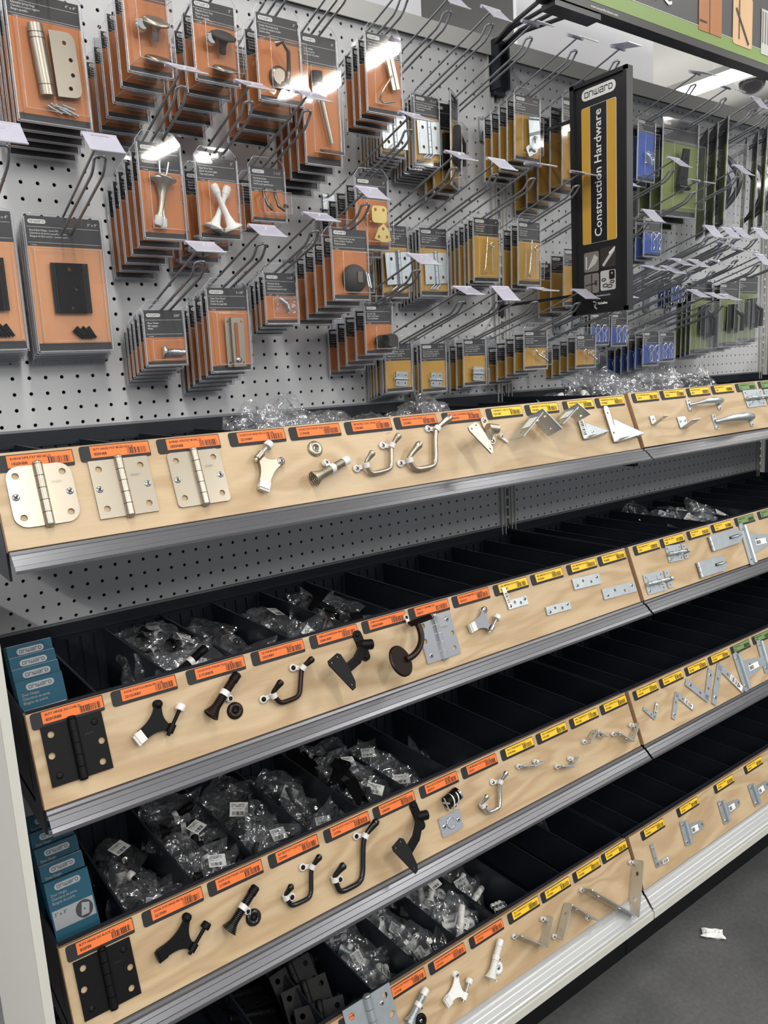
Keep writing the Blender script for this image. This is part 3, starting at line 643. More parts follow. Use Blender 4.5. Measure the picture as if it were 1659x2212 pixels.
def angle_parts(fin, top, bot, tip):
    a, c, e = Vector(top), Vector(bot), Vector(tip); H = (a - c).length; w = .016 if H < .022 else .03; parts = []
    b = MB(); hs = [(0, H * .6, .002)] if w < .02 else [(-w * .27, H * .6, .002), (w * .27, H * .6, .002)]
    b.plate(rrect(w, H, .002, 0, H / 2), .0016, fin, (), T(c.x, c.y, .001)); parts.append(('back_leg', b))
    for h in hs: parts.append(('screw', screw('chrome', .003, T(c.x + h[0], c.y + H * .6, .0028))))
    b = MB(); b.plate(rrect(w, .036, .001, 0, .018), .0014, fin, [(0, .024, .0022)], T(c.x, c.y, .001) @ RX(1.35)); parts.append(('foot_leg', b)); return parts
def pull_parts(fin, p, q, big):
    a, c = Vector(p), Vector(q); L = (c - a).length; r = .0075 if big else .0055; ph = .036 if big else .028; pw = .014; parts = []
    ang = math.atan2(c.y - a.y, c.x - a.x); X = T(a.x, a.y, 0) @ RZ(ang)
    for xx in (0, L):
        b = MB(); b.plate(rrect(pw, ph, .003, xx, 0), .0022, fin, (), X); parts.append(('end_plate', b))
        for sy in (-1, 1): parts.append(('screw', screw('chrome', .0034, X @ T(xx, sy * ph * .36, .0024))))
    pth = [(0, 0, .002), (.012, 0, .012), (L * .25, 0, .026), (L * .5, 0, .03), (L * .75, 0, .028), (L - .01, 0, .014), (L, 0, .002)]
    b = MB(); b.tube(pth, [r * .7, r * .6, r, r * 1.25, r, r * .6, r * .7], fin, 14, X); parts.append(('grip', b)); return parts
def bolt_parts(fin, p, q):
    a, c = Vector(p), Vector(q); L = (c - a).length; X = T(a.x, a.y, 0) @ RZ(math.atan2(c.y - a.y, c.x - a.x)); h = min(.044, L * .42); parts = []
    b = MB(); b.plate(rrect(L * .62, h, .002, L * .33, 0), .0016, fin, [(L * .08, h * .34, .0022), (L * .55, h * .34, .0022), (L * .08, -h * .34, .0022), (L * .55, -h * .34, .0022)], X, z0=.0005); parts.append(('back_plate', b))
    b = MB(); b.tube([(L * .02, 0, .0075), (L * .72, 0, .0075)], .0042, fin, 12, X); b.tube([(L * .33, 0, .008), (L * .33, -.006, .018), (L * .33, -.006, .022)], .0028, fin, 10, X); parts.append(('sliding_bolt', b))
    for f in (.12, .42): b = MB(); b.tube([(L * f, 0, .0075), (L * (f + .1), 0, .0075)], .0056, fin, 12, X); b.box((L * f, -h * .32, .002), (L * (f + .1), h * .32, .0036), fin, X); parts.append(('guide_strap', b))
    b = MB(); b.plate(rrect(L * .16, h * .9, .002, L * .78, 0), .0016, fin, [(L * .78, h * .3, .002), (L * .78, -h * .3, .002)], X, z0=.0005); b.tube([(L * .74, 0, .0075), (L * .82, 0, .0075)], .0056, fin, 12, X); parts.append(('keeper', b))
    for f, sy in ((.08, -1), (.55, 1)): parts.append(('screw', screw('chrome', .003, X @ T(L * f, sy * h * .34, .0022))))
    return parts
def hasp_parts(fin, p, q):
    a, c = Vector(p), Vector(q); L = (c - a).length; X = T(a.x, a.y, 0) @ RZ(math.atan2(c.y - a.y, c.x - a.x)); w = .036; parts = []
    b = MB(); b.plate([(-.004, -w / 2), (L * .86, -w / 2), (L, -w * .22), (L, w * .22), (L * .86, w / 2), (-.004, w / 2)], .002, fin, (), X, z0=.004); parts.append(('hasp_plate', b))
    b = MB()
    for i in range(3): b.tube([(-.006, -w / 2 + i * w / 3 + .0004, .005), (-.006, -w / 2 + (i + 1) * w / 3 - .0004, .005)], .0042, fin, 12, X)
    parts.append(('knuckle_barrel', b))
    b = MB(); b.box((L * .55, -.0032, .0061), (L * .9, .0032, .0064), 'hole_dark', X); parts.append(('slot', b))
    b = MB(); b.tube([(L * .62, 0, .004), (L * .62, 0, .014), (L * .70, 0, .016), (L * .84, 0, .016), (L * .88, 0, .012), (L * .88, 0, .004)], .0024, fin, 10, X); parts.append(('staple', b)); return parts
def tee_parts(fin, p, q):
    a, c = Vector(p), Vector(q); L = (c - a).length; X = T(a.x, a.y, 0) @ RZ(math.atan2(c.y - a.y, c.x - a.x)); H = max(.05, min(.115, L * .85)); parts = []
    b = MB(); b.plate(rrect(.018, H, .003, -.011, 0), .0022, fin, [(-.013, H * .36, .0028), (-.013, -H * .36, .0028)], X, z0=.001); parts.append(('cross_leaf', b))
    b = MB(); b.tube([(0, -H * .46, .005), (0, H * .46, .005)], .0052, fin, 14, X); parts.append(('knuckle_barrel', b))
    b = MB(); b.plate([(.003, -H * .26), (L * .9, -.009), (L, -.004), (L, .004), (L * .9, .009), (.003, H * .26)], .0022, fin, [(L * .3, H * .07, .003), (L * .62, -.002, .003), (L * .88, 0, .003)], X, z0=.002); parts.append(('strap_leaf', b))
    b = MB(); b.box((L * .22, -.008, .0044), (L * .62, .006, .0046), 'paper', X); b.merge(barcode(L * .16, .009, 'ink', 16, 4), X @ T(L * .24, -.006, .0049)); parts.append(('paper_tag', b))
    for xx, yy in ((-.013, H * .36), (-.013, -H * .36)): parts.append(('screw', screw('chrome', .0034, X @ T(xx, yy, .0034))))
    return parts
def flatL_parts(fin, corner, e1, e2, tagged=True):
    c, p, q = (Vector((v[0], v[1])) for v in (corner, e1, e2)); parts = []; w = max(.009, min(.018, (p - c).length * .22)); b = MB()
    for e in (p, q):
        d = e - c; L = d.length; X = T(c.x, c.y, .001) @ RZ(math.atan2(d.y, d.x)); b.plate(rrect(L + w * .5, w, .001, L / 2 - w * .25 + w * .25, 0), .0022, fin, [(L * .35, 0, w * .2), (L * .85, 0, w * .2)], X)
    parts.append(('flat_strap', b))
    for e in (p, q): d = c - e; m = e + d * .15; parts.append(('screw', screw('chrome', w * .26, T(m.x, m.y, .0032))))
    if tagged: d = q - c; b = MB(); L = d.length; X = T(c.x, c.y, .0036) @ RZ(math.atan2(d.y, d.x)); b.box((L * .45, -w * .45, 0), (L * .98, w * .45, .0002), 'paper', X); b.merge(barcode(L * .35, w * .7, 'ink', 14, 3), X @ T(L * .5, -w * .35, .0005)); parts.append(('paper_tag', b))
    return parts
def plate_parts(fin, p, q, first):
    a, c = Vector(p), Vector(q); L = (c - a).length; X = T(a.x, a.y, 0) @ RZ(math.atan2(c.y - a.y, c.x - a.x)); w = .0165 if L < .08 else .022; parts = []
    b = MB(); b.plate(rrect(L, w, .001, L / 2, 0), .0022, fin, [(L * .36, w * .12, .0032), (L * .64, -w * .12, .0032)], X, z0=.0006); parts.append(('mending_strap', b))
    for f, sy in ((.12, -.15), (.88, .2)): parts.append(('screw', screw('chrome', .0036, X @ T(L * f, w * sy, .0028))))
    if first: b = MB(); b.box((0, -.008, .003), (.010, .034, .0032), 'paper', X @ RZ(.12)); b.merge(barcode(.02, .006, 'ink', 16, 2), X @ T(.008, .004, .0036) @ RZ(pi / 2 + .12)); parts.append(('paper_tag', b))
    return parts
def ball_parts(fin, cyl, st):
    parts = []; c = cyl
    b = MB(); b.tube([(c[0] - .016, c[1] - .003, .013), (c[0] + .010, c[1] + .003, .013)], .0115, 'black_metal', 20)
    b.box((-.0006, -.010, -.0016), (.0, .010, .0016), 'nylon', T(c[0] - .0162, c[1] - .003, .013) @ RZ(.2)); b.box((-.0006, -.0016, -.010), (.0, .0016, .010), 'nylon', T(c[0] - .0162, c[1] - .003, .013) @ RZ(.2)); parts.append(('catch_barrel', b))
    b = MB(); b.tube([(c[0] + .010, c[1] + .003, .013), (c[0] + .0135, c[1] + .004, .013)], .0135, fin, 22); parts.append(('flange_ring', b))
    b = MB()
    for o in (-.006, .005): b.tube([(c[0] + o - .0012, c[1] + o * .2, .013), (c[0] + o + .0012, c[1] + o * .2, .013)], .0122, 'nylon', 18)
    for o in (-.006, .006): b.lathe([(.0045, 0), (.0045, .006)], 'nylon', 12, T(c[0] + o, c[1] - .016, .001))
    parts.append(('cable_clip', b))
    for o in (-.006, .006): parts.append(('screw', screw('chrome', .0034, T(c[0] + o, c[1] - .016, .007))))
    b = MB(); b.plate(rrect(.050, .034, .003), .002, fin, [(0, 0, .0075)], T(st[0], st[1], .0005)); b.lathe([(.0105, .0022), (.009, .0035), (.007, .001), (0, -.002)], fin, 20, T(st[0], st[1], .001)); b.box((-.024, .014, .0), (.024, .017, .006), fin, T(st[0], st[1], 0)); parts.append(('strike_plate', b))
    for o in (-.017, .017): parts.append(('screw', screw('chrome', .0042, T(st[0] + o, st[1], .0026))))
    return parts
FIN = dict(nickel='nickel', black='black_metal', black2='black_metal', bronze='bronze', chrome='chrome', zinc='zinc', white='white_plastic', zincsp='zinc')
ITEMS = [
 (1, 'hinge', 'nickel', [(-0.0346, 0.0573)], 'brushed nickel butt hinge with large round corners, left end of the top board'),
 (1, 'hinge', 'nickel', [(0.063, 0.0605)], 'square cornered brushed nickel butt hinge on the top board'),
 (1, 'hinge', 'nickel', [(0.1657, 0.0609)], 'brushed nickel butt hinge with small round corners on the top board'),
 (1, 'pinstop', 'nickel', [(0.2916, 0.0541), (0.2781, 0.0282), (0.2592, 0.0427), (0.2557, 0.0851)], 'nickel hinge pin door stop with white pads on the top board'),
 (1, 'spring', 'nickel', [(0.3345, 0.0878), (0.4044, 0.0652), (0.358, 0.0397)], 'nickel spring door stop with separate washer on the top board'),
 (1, 'hook', 'nickel', [(0.4474, 0.0596), (0.433, 0.0746), (0.4418, 0.0921), (0.4824, 0.0888), (0.4925, 0.0532), (0.5083, 0.0363)], 'small nickel double coat hook under label 235NBV'),
 (1, 'hook', 'nickel', [(0.5437, 0.0551), (0.5174, 0.0759), (0.5297, 0.096), (0.5733, 0.094), (0.5909, 0.0338), (0.6254, 0.0157)], 'large nickel double coat hook under label 237NBV'),
 (1, 'bracket', 'nickel', [(0.6424, 0.069), (0.7177, 0.0439)], 'nickel handrail bracket with pear shaped plate on the top board'),
 (1, 'braceW', 'zinc', [(0.8183, 0.0289), (0.7498, 0.0696), (0.8534, 0.07)], 'wide zinc corner brace, larger of the two tent shaped ones'),
 (1, 'braceW', 'zinc', [(0.9172, 0.0257), (0.8595, 0.0557), (0.9434, 0.0495)], 'wide zinc corner brace, smaller of the two tent shaped ones'),
 (1, 'braceG', 'zinc', [(0.9628, 0.0338), (0.9629, 0.0841), (1.0196, 0.078)], 'zinc gusset corner brace with barcode tag on the top board'),
 (1, 'braceG', 'zinc', [(1.048, 0.0225), (1.0496, 0.099), (1.1312, 0.0962)], 'tall zinc gusset corner brace at the right end of the left top board'),
 (1, 'angle', 'zinc', [(1.1892, 0.0555), (1.1858, 0.074), (1.2181, 0.0692)], 'tiny zinc angle bracket just right of the top board seam'),
 (1, 'angle', 'zinc', [(1.2913, 0.0656), (1.2875, 0.0906), (1.3494, 0.0843)], 'small zinc angle bracket with two screws on the right top board'),
 (1, 'pull', 'zinc', [(1.3333, 0.0412), (1.4483, 0.0474)], 'smaller zinc utility pull, upper on the right top board'),
 (1, 'pull', 'zinc', [(1.4118, 0.0876), (1.5601, 0.0938)], 'larger zinc utility pull, lower on the right top board'),
 (1, 'bolt', 'zinc', [(1.5641, 0.0428), (1.7058, 0.0434)], 'heavy zinc barrel bolt at the right edge of the top board'),
 (2, 'hinge', 'black', [(-0.0342, 0.0582)], 'matte black butt hinge on the second board'),
 (2, 'pinstop', 'black', [(0.0768, 0.0338), (0.1053, 0.0466), (0.086, 0.0703), (0.045, 0.0681)], 'dark hinge pin door stop with white pads on the second board'),
 (2, 'spring', 'bronze', [(0.1426, 0.07), (0.1971, 0.024), (0.1843, 0.0746)], 'oil rubbed bronze spring door stop with round washer'),
 (2, 'hook', 'bronze', [(0.2581, 0.0523), (0.2419, 0.0668), (0.2533, 0.0849), (0.287, 0.0837), (0.3004, 0.0444), (0.3195, 0.0336)], 'oil rubbed bronze double coat hook with copper tips'),
 (2, 'bracket', 'black', [(0.3406, 0.0659), (0.4201, 0.0377)], 'black handrail bracket with pear shaped plate on the second board'),
 (2, 'bracket2', 'bronze', [(0.4548, 0.0775), (0.5282, 0.0283)], 'bronze handrail bracket with round plate and curved arm'),
 (2, 'hinge', 'chrome', [(0.5758, 0.062)], 'polished chrome butt hinge beside the round plate bracket'),
 (2, 'pinstop', 'chrome', [(0.6893, 0.0397), (0.7117, 0.0591), (0.6907, 0.0746), (0.6518, 0.0622)], 'chrome hinge pin door stop with white pads'),
 (2, 'plate', 'zinc', [(0.7516, 0.0447), (0.8044, 0.045)], 'shortest zinc mending plate with a paper tag'),
 (2, 'plate', 'zinc', [(0.845, 0.0772), (0.9139, 0.0792)], 'zinc mending plate, second shortest of the four'),
 (2, 'plate', 'zinc', [(0.9389, 0.0431), (1.0216, 0.0466)], 'zinc mending plate, second longest of the four'),
 (2, 'plate', 'zinc', [(1.0158, 0.0804), (1.123, 0.085)], 'longest zinc mending plate beside the board seam'),
 (2, 'bolt', 'zinc', [(1.2516, 0.0394), (1.34, 0.0458)], 'small zinc barrel bolt, upper one right of the seam'),
 (2, 'bolt', 'zinc', [(1.1469, 0.0881), (1.2556, 0.0932)], 'large zinc barrel bolt, lower one beside the seam'),
 (2, 'hasp', 'zinc', [(1.4303, 0.0457), (1.5573, 0.0446)], 'larger zinc hasp, upper on the second board'),
 (2, 'hasp', 'zinc', [(1.3543, 0.0947), (1.4561, 0.096)], 'smaller zinc hasp, lower on the second board'),
 (2, 'tee', 'zinc', [(1.5799, 0.0722), (1.7025, 0.0783)], 'large zinc tee hinge at the right edge of the second board'),
 (3, 'hinge', 'black', [(-0.0346, 0.0616)], 'matte black butt hinge on the third board'),
 (3, 'pinstop', 'black2', [(0.0847, 0.0326), (0.1074, 0.0534), (0.083, 0.0734), (0.0406, 0.062)], 'all black hinge pin door stop on the third board'),
 (3, 'spring', 'black', [(0.1368, 0.0738), (0.1936, 0.0327), (0.1823, 0.0763)], 'black spring door stop with white clip'),
 (3, 'hook', 'black', [(0.2464, 0.0522), (0.2353, 0.0643), (0.2422, 0.0852), (0.2784, 0.0866), (0.2896, 0.0451), (0.306, 0.0304)], 'small black double coat hook under label 235FBV'),
 (3, 'hook', 'black', [(0.3428, 0.0586), (0.323, 0.0721), (0.3281, 0.1011), (0.3736, 0.1012), (0.3938, 0.0375), (0.4238, 0.0178)], 'large black double coat hook under label 237FBV'),
 (3, 'bracket', 'black', [(0.435, 0.0817), (0.5137, 0.0456)], 'black handrail bracket on the third board'),
 (3, 'ballcatch', 'chrome', [(0.5882, 0.0412), (0.5783, 0.0831)], 'chrome ball catch with its strike plate'),
 (3, 'hook', 'chrome', [(0.661, 0.0614), (0.6488, 0.0742), (0.661, 0.0952), (0.6933, 0.0967), (0.7064, 0.0552), (0.7229, 0.0384)], 'polished chrome double coat hook on the third board'),
 (3, 'brace', 'zinc', [(0.7946, 0.0517), (0.769, 0.0448), (0.8258, 0.0522)], 'smallest zinc corner brace with a barcode tag'),
 (3, 'brace', 'zinc', [(0.8939, 0.0869), (0.8672, 0.0779), (0.9177, 0.0742)], 'second small zinc corner brace, lower edge of the third board'),
 (3, 'brace', 'zinc', [(0.9933, 0.0437), (0.9605, 0.0618), (1.0199, 0.0646)], 'zinc corner brace peaked upward on the third board'),
 (3, 'brace', 'zinc', [(1.0882, 0.0974), (1.0527, 0.0677), (1.1237, 0.0675)], 'zinc corner brace in a V beside the third board seam'),
 (3, 'flatL', 'zinc', [(1.1888, 0.076), (1.1642, 0.0475), (1.2104, 0.0496)], 'smallest flat zinc corner iron with a tag'),
 (3, 'flatL', 'zinc', [(1.2886, 0.0506), (1.252, 0.0951), (1.33, 0.0948)], 'flat zinc corner iron peaked up with a hanging tag'),
 (3, 'flatL', 'zinc', [(1.3924, 0.0907), (1.3372, 0.0362), (1.4379, 0.035)], 'flat zinc corner iron in a V shape'),
 (3, 'flatL', 'zinc', [(1.4788, 0.0354), (1.4143, 0.1074), (1.5399, 0.1099)], 'largest flat zinc corner iron peaked up with a long tag'),
 (3, 'tee', 'zinc', [(1.5675, 0.07), (1.6833, 0.0698)], 'zinc tee hinge with label on the third board'),
 (3, 'tee', 'zinc', [(1.6808, 0.0601), (1.7812, 0.0676)], 'larger zinc tee hinge cut by the right edge of the third board'),
 (4, 'hinge', 'zinc', [(0.3919, 0.042)], 'grey loose pin butt hinge cut by the bottom edge'),
 (4, 'spring', 'zincsp', [(0.4564, 0.0677), (0.5092, 0.0318), (0.4867, 0.0816)], 'zinc spring door stop with white tip near the bottom edge'),
 (4, 'pinstop', 'white', [(0.582, 0.0441), (0.6049, 0.0659), (0.5863, 0.0847), (0.55, 0.0745)], 'all white hinge pin door stop on the bottom board'),
 (4, 'spring', 'white', [(0.6523, 0.084), (0.7003, 0.0309), (0.6831, 0.0811)], 'white spring door stop with white washer on the bottom board'),
 (4, 'brace', 'zinc', [(0.7983, 0.0905), (0.7436, 0.044), (0.8348, 0.0458)], 'zinc corner brace in a V, left of three on the bottom board'),
 (4, 'brace', 'zinc', [(0.8951, 0.046), (0.8437, 0.0977), (0.9562, 0.1062)], 'zinc corner brace peaked up with tag, middle of three on the bottom board'),
 (4, 'brace', 'zinc', [(1.0631, 0.146), (0.9523, 0.0402), (1.1291, 0.0481)], 'largest zinc corner brace in a deep V overhanging the bottom rail'),
 (4, 'flatL', 'zinc', [(1.1958, 0.0884), (1.1963, 0.0418), (1.2384, 0.0899)], 'flat zinc corner iron with tag just right of the bottom seam'),
 (4, 'tee', 'zinc', [(1.3326, 0.0626), (1.3993, 0.0672)], 'short zinc strap hinge on the bottom board'),
 (4, 'tee', 'zinc', [(1.4964, 0.0716), (1.5642, 0.0724)], 'zinc tee hinge, middle of the bottom right board'),
 (4, 'tee', 'zinc', [(1.64, 0.0786), (1.7075, 0.0752)], 'zinc tee hinge at the right edge of the bottom board'),
]
NAMES = dict(hinge='butt_hinge', pinstop='hinge_pin_door_stop', spring='spring_door_stop', hook='coat_hook', bracket='handrail_bracket', bracket2='handrail_bracket', braceW='corner_brace', braceG='corner_brace', brace='corner_brace', angle='angle_bracket', pull='utility_pull', bolt='barrel_bolt', hasp='hasp', tee='tee_hinge', plate='mending_plate', flatL='flat_corner_iron', ballcatch='ball_catch')
for it in ITEMS:
    k, typ, fin, pts, lb = it; m = FIN[fin]
    if fin == 'black' and typ in ('hook', 'spring'): m = 'black_gloss'
    X0 = pts[0][0]; s0 = pts[0][1]
    fr = panel_frame(k, X0, s0, .0007); pl = [(x - X0, s0 - s) for x, s in pts]
    t = thing(NAMES[typ], fr, lb, NAMES[typ].replace('_', ' ').replace('hinge pin ', '').replace('spring ', ''), NAMES[typ].replace('_', ' ') + ' samples on the boards')
    if typ == 'hinge':
        cr = .016 if 'large round corners' in lb else (.006 if 'small round corners' in lb else .0004)
        attach(t, hinge_parts(m, .101 if k == 4 else .076, cr))
        g = .0225 if fin != 'black' else .0225
        sp = ((-.031, 0), (.031, 0)) if fin == 'nickel' else ((.027, .026), (-.027, -.026))
        for x, y in sp: screw('black_metal' if fin == 'black' else 'chrome', .0046, T(x, y, .0024)).build('screw', t)
        if fin in ('nickel', 'black', 'chrome'): pill(.018, .014, .014, .0045, .0029, back=m, ink='nickel_dark' if fin != 'black' else 'card_black', lw=.16).build('stamped_mark', t)
    elif typ == 'pinstop': attach(t, pinstop_parts(m, *pl, padm='black_metal' if fin == 'black2' else 'nylon', footm='black_metal' if fin == 'black2' else 'nylon'))
    elif typ == 'spring': attach(t, spring_parts(m, *pl, tip='black_metal' if ('black' in m or m == 'bronze') else 'nylon', clipm='nylon'))
    elif typ == 'hook': attach(t, hook_parts(m, pl, max(p[1] for p in pl) - min(p[1] for p in pl) > .07))
    elif typ == 'bracket': attach(t, bracket_parts(m, *pl))
    elif typ == 'bracket2': attach(t, bracket2_parts(m, *pl))
    elif typ == 'braceW': attach(t, braceW_parts(m, *pl))
    elif typ == 'braceG': attach(t, gusset_parts(m, *pl, 'barcode' in lb))
    elif typ == 'brace': attach(t, L_brace('zinc_pale', *pl, w=.016 if k == 3 else (.021 if X0 < 1.0 else .030), tagged='tag' in lb))
    elif typ == 'angle': attach(t, angle_parts(m, *pl))
    elif typ == 'pull': attach(t, pull_parts(m, *pl, s0 > .06))
    elif typ == 'bolt': attach(t, bolt_parts(m, *pl))
    elif typ == 'hasp': attach(t, hasp_parts(m, *pl))
    elif typ == 'tee': attach(t, tee_parts(m, *pl))
    elif typ == 'plate': attach(t, plate_parts(m, *pl, 'tag' in lb))
    elif typ == 'flatL': attach(t, flatL_parts(m, *pl, 'tag' in lb))
    elif typ == 'ballcatch': attach(t, ball_parts(m, *pl))

# ------------------------------------------------------------------ wire hooks
SL = math.tan(math.radians(15)); TY = -.27
def hook_meshes():
    zz = lambda y: -SL * y
    pts = [(-.0075, -.001, -.012), (-.0075, -.006, zz(-.006))]
    for y in (-.06, -.12, -.18, -.225, -.243): pts.append((-.0075, y, zz(y)))
    pts += [(-.0075, -.252, zz(-.252) + .003), (-.0075, -.259, zz(-.259) + .008)]
    arc = [(-.0075 * math.cos(a), -.262 - .008 * math.sin(a), zz(-.262) + .011 + .003 * math.sin(a)) for a in [i * pi / 8 for i in range(0, 9)]]
    pts += arc + [(-x, y, z) for x, y, z in pts[::-1]]
    b = MB(); b.tube(pts, .0021, 'wire', 8); b.tube([(-.009, -.004, .0), (.009, -.004, .0)], .0021, 'wire', 8)
    loop = b.mesh('prong_loop')
    b = MB(); b.tube([(0, -.001, .036), (0, -.008, .030), (0, -.02, zz(-.02) + .028), (0, -.272, zz(-.272) + .033)], .0019, 'wire', 8); b.tube([(-.012, -.272, zz(-.272) + .034), (.012, -.272, zz(-.272) + .034)], .0019, 'wire', 8)
    arm = b.mesh('label_arm')
    b = MB(); b.box((-.014, -.004, -.018), (.014, -.001, .034), 'wire'); base = b.mesh('base_plate')
    b = MB(); z0 = zz(-.268) + .038; w = .023
    b.tube([(-w, -.268, z0), (w, -.268, z0)], .0032, 'tag_pvc', 10)
    b._add([(-w, -.270, z0 + .001), (w, -.270, z0 + .001), (w, -.300, z0 - .025), (-w, -.300, z0 - .025)] + [(-w, -.2708, z0 + .0002), (w, -.2708, z0 + .0002), (w, -.3006, z0 - .0257), (-w, -.3006, z0 - .0257)], [(0, 1, 2, 3), (7, 6, 5, 4), (0, 3, 7, 4), (1, 5, 6, 2), (0, 4, 5, 1), (3, 2, 6, 7)], 'tag_pvc')
    b.tube([(-w, -.301, z0 - .0255), (w, -.301, z0 - .0255)], .0016, 'clear_edge', 8); b.box((-.002, -.2805, z0 - .009), (.002, -.2795, z0 - .005), 'clear_edge')
    tg = b.mesh('tag_holder')
    return loop, arm, base, tg
HM = hook_meshes(); hook_proto = None
def wire_hook(x, zt, label, yaw=0., tagrot=0.):
    global hook_proto
    zb = zt - .003 - .0125 - SL * .262
    X = T(x, 0, zb) @ RZ(yaw)
    if hook_proto is None:
        t = thing('wire_hook', X, label, 'hook', 'double wire peg hooks on the pegboard'); hook_proto = t
        for nm, me in zip(('prong_loop', 'label_arm', 'base_plate', 'tag_holder'), HM): link(nm, me, t)
        return t
    c = copy_thing(hook_proto, X, label)
    for ch in c.children:
        if ch.name.startswith('tag_holder') and tagrot:
            zr = SL * .268 + .038; ch.matrix_local = T(0, -.268, zr) @ RX(tagrot) @ T(0, .268, -zr)
    return c

# ------------------------------------------------------------------ carded packs
def hl(b): # panel-frame hardware turned upright for a pack: z out -> -Y
    return b
UP = RX(pi / 2)
def pk(parts, X):
    m = MB()
    for nm, q in parts: m.merge(q, X)
    return m
def product(kind, w, h, d):
    """everything in pack coordinates: x right, z up, -y toward the shopper, origin at card top centre"""
    o = []; zc = -h * .62; y = -d * .5
    def place(parts, s=1., x=0., z=zc, yy=-.004, r=0.): return pk(parts, T(x, yy, z) @ UP @ RZ(r) @ Matrix.Scale(s, 4))
    if kind == 'spring_hinge':
        m = MB(); m.tube([(-.018, -.014, -.042), (-.010, -.014, -h + .035)], .0105, 'nickel', 18)
        for f in (.12, .2, .85): m.tube([Vector((-.018, -.014, -.042)).lerp(Vector((-.010, -.014, -h + .035)), f), Vector((-.018, -.014, -.042)).lerp(Vector((-.010, -.014, -h + .035)), f + .008)], .0109, 'hole_dark', 18)
        o.append(('hinge_barrel', m)); hh = h * .52
        m = MB(); m.plate(rrect(.036, hh, .012, .020, 0, rs=(.012, .001, .001, .012)), .003, 'nickel', [(.022, hh * .33, .003), (.028, hh * .08, .003), (.028, -hh * .15, .003), (.022, -hh * .36, .003)], T(0, -.013, -.046 - hh / 2) @ UP @ RZ(.05)); o.append(('hinge_leaf', m))
        m = MB()
        for i in range(7): m.tube([(-.012 + .004 * i, -.012 - .002 * (i % 3), -h + .022 + .003 * (i % 2)), (.008 + .004 * i, -.012, -h + .013 + .004 * (i % 3))], .0018, 'zinc', 6)
        o.append(('screw_bag', m))
    elif kind in ('dome_magnet', 'dark_magnet'):
        c = 'nickel' if kind == 'dome_magnet' else 'rubber_dark'
        m = MB(); m.lathe([(.004, 0), (.006, .002), (.005, .012), (.008, .02), (.020, .024), (.021, .027), (.015, .030)], c, 20, T(.006, -d * .5, zc - .004) @ RX(.5)); m.lathe([(.009, 0), (.010, .004), (.007, .012)], 'chrome', 16, T(-.014, -d * .6, zc + .012) @ RX(pi / 2)); o.append(('floor_holder', m))
        m = MB(); m.lathe([(.020, 0), (.020, .003), (.017, .005)], 'nickel_dark', 26, T(.008, -d * .55, -h * .9 + .004) @ RX(.35)); o.append(('magnet_disc', m))
    elif kind == 'double_hook':
        pth = [(-.016, -.020, zc + .030), (-.006, -.026, zc + .034), (.006, -.022, zc + .022), (.011, -.012, zc), (.010, -.010, zc - .012), (.002, -.024, zc - .034), (-.012, -.028, zc - .030)]
        m = MB(); m.tube(pth, [.0045, .0036, .0034, .0036, .004, .0036, .0048], 'nickel_dark', 12); m.lathe([(.017, 0), (.017, .003), (.012, .006)], 'nickel_dark', 22, T(-.004, -.003, zc - .012) @ UP); o.append(('double_hook', m))
    elif kind == 'door_holder':
        m = MB(); m.tube([(-.012, -.018, zc + .055), (.012, -.016, zc - .045)], [.0055, .004], 'nickel', 14); m.tube([(-.013, -.018, zc + .050), (-.0135, -.018, zc + .066)], .011, 'rubber_dark', 18); o.append(('door_holder_rod', m))
        m = MB(); m.plate(rrect(.045, .022, .006), .003, 'nickel_dark', [(-.015, 0, .0025), (.015, 0, .0025)], T(.010, -.020, zc - .06) @ RX(.3)); o.append(('base_flange', m))
    elif kind == 'latch':
        m = MB(); m.box((-.008, -.014, -.02), (-.001, -.008, .03), 'nickel', T(.014, 0, zc + .01) @ RY(-.25)); m.box((.001, -.014, -.02), (.008, -.008, .03), 'nickel', T(.014, 0, zc + .01) @ RY(-.25))
        m.tube([(.010, -.014, zc + .012), (-.014, -.018, zc - .018), (-.018, -.014, zc - .030), (-.008, -.010, zc - .034), (.016, -.012, zc - .028)], .0018, 'nickel', 8); o.append(('toggle_latch', m))
    elif kind in ('rigid_stop', 'rigid_stop_white'):
        c = 'nickel' if kind == 'rigid_stop' else 'white_plastic'
        pr = [(.0, 0), (.0165, .001), (.016, .004), (.008, .010), (.0048, .024), (.0042, .055), (.0062, .060), (.0062, .069)]
        for sx in (-1, 1):
            X = T(sx * (.004 if kind == 'rigid_stop' else .014), -.016 - .003 * sx, zc + .036 if kind == 'rigid_stop' else zc + .02 * 1) @ (RX(pi) @ RY(sx * -.12 - .15)) if kind == 'rigid_stop' else T(sx * .016, -.014 - .004 * sx, zc - .036) @ RY(-sx * .42)
            m = MB(); m.lathe(pr, c, 18, X)
            m.lathe([(.0068, .061), (.0070, .072), (.005, .075)], 'nylon', 16, X)
            if kind == 'rigid_stop': m.tube([(0, 0, 0), (0, 0, -.022)], .0017, 'zinc', 7, X)
            o.append(('door_stop', m))
    elif kind == 'wardrobe_hook':
        m = MB()
        for sx in (-1, 1): m.tube([(sx * .010, -.006, zc + .016), (sx * .011 - .006, -.018, zc + .005), (sx * .010 - .002, -.022, zc - .012), (sx * .012 + .004, -.026, zc - .018), (sx * .016 + .006, -.020, zc - .010)], [.003, .0025, .0026, .003, .0038], 'nickel_dark', 10)
        o.append(('wardrobe_hooks', m))
    elif kind == 'bagged_hook':
        m = crumple(.022, .016, .012, 3); mm = MB(); mm.merge(m, T(.006, -.016, zc)); o.append(('inner_bag', mm))
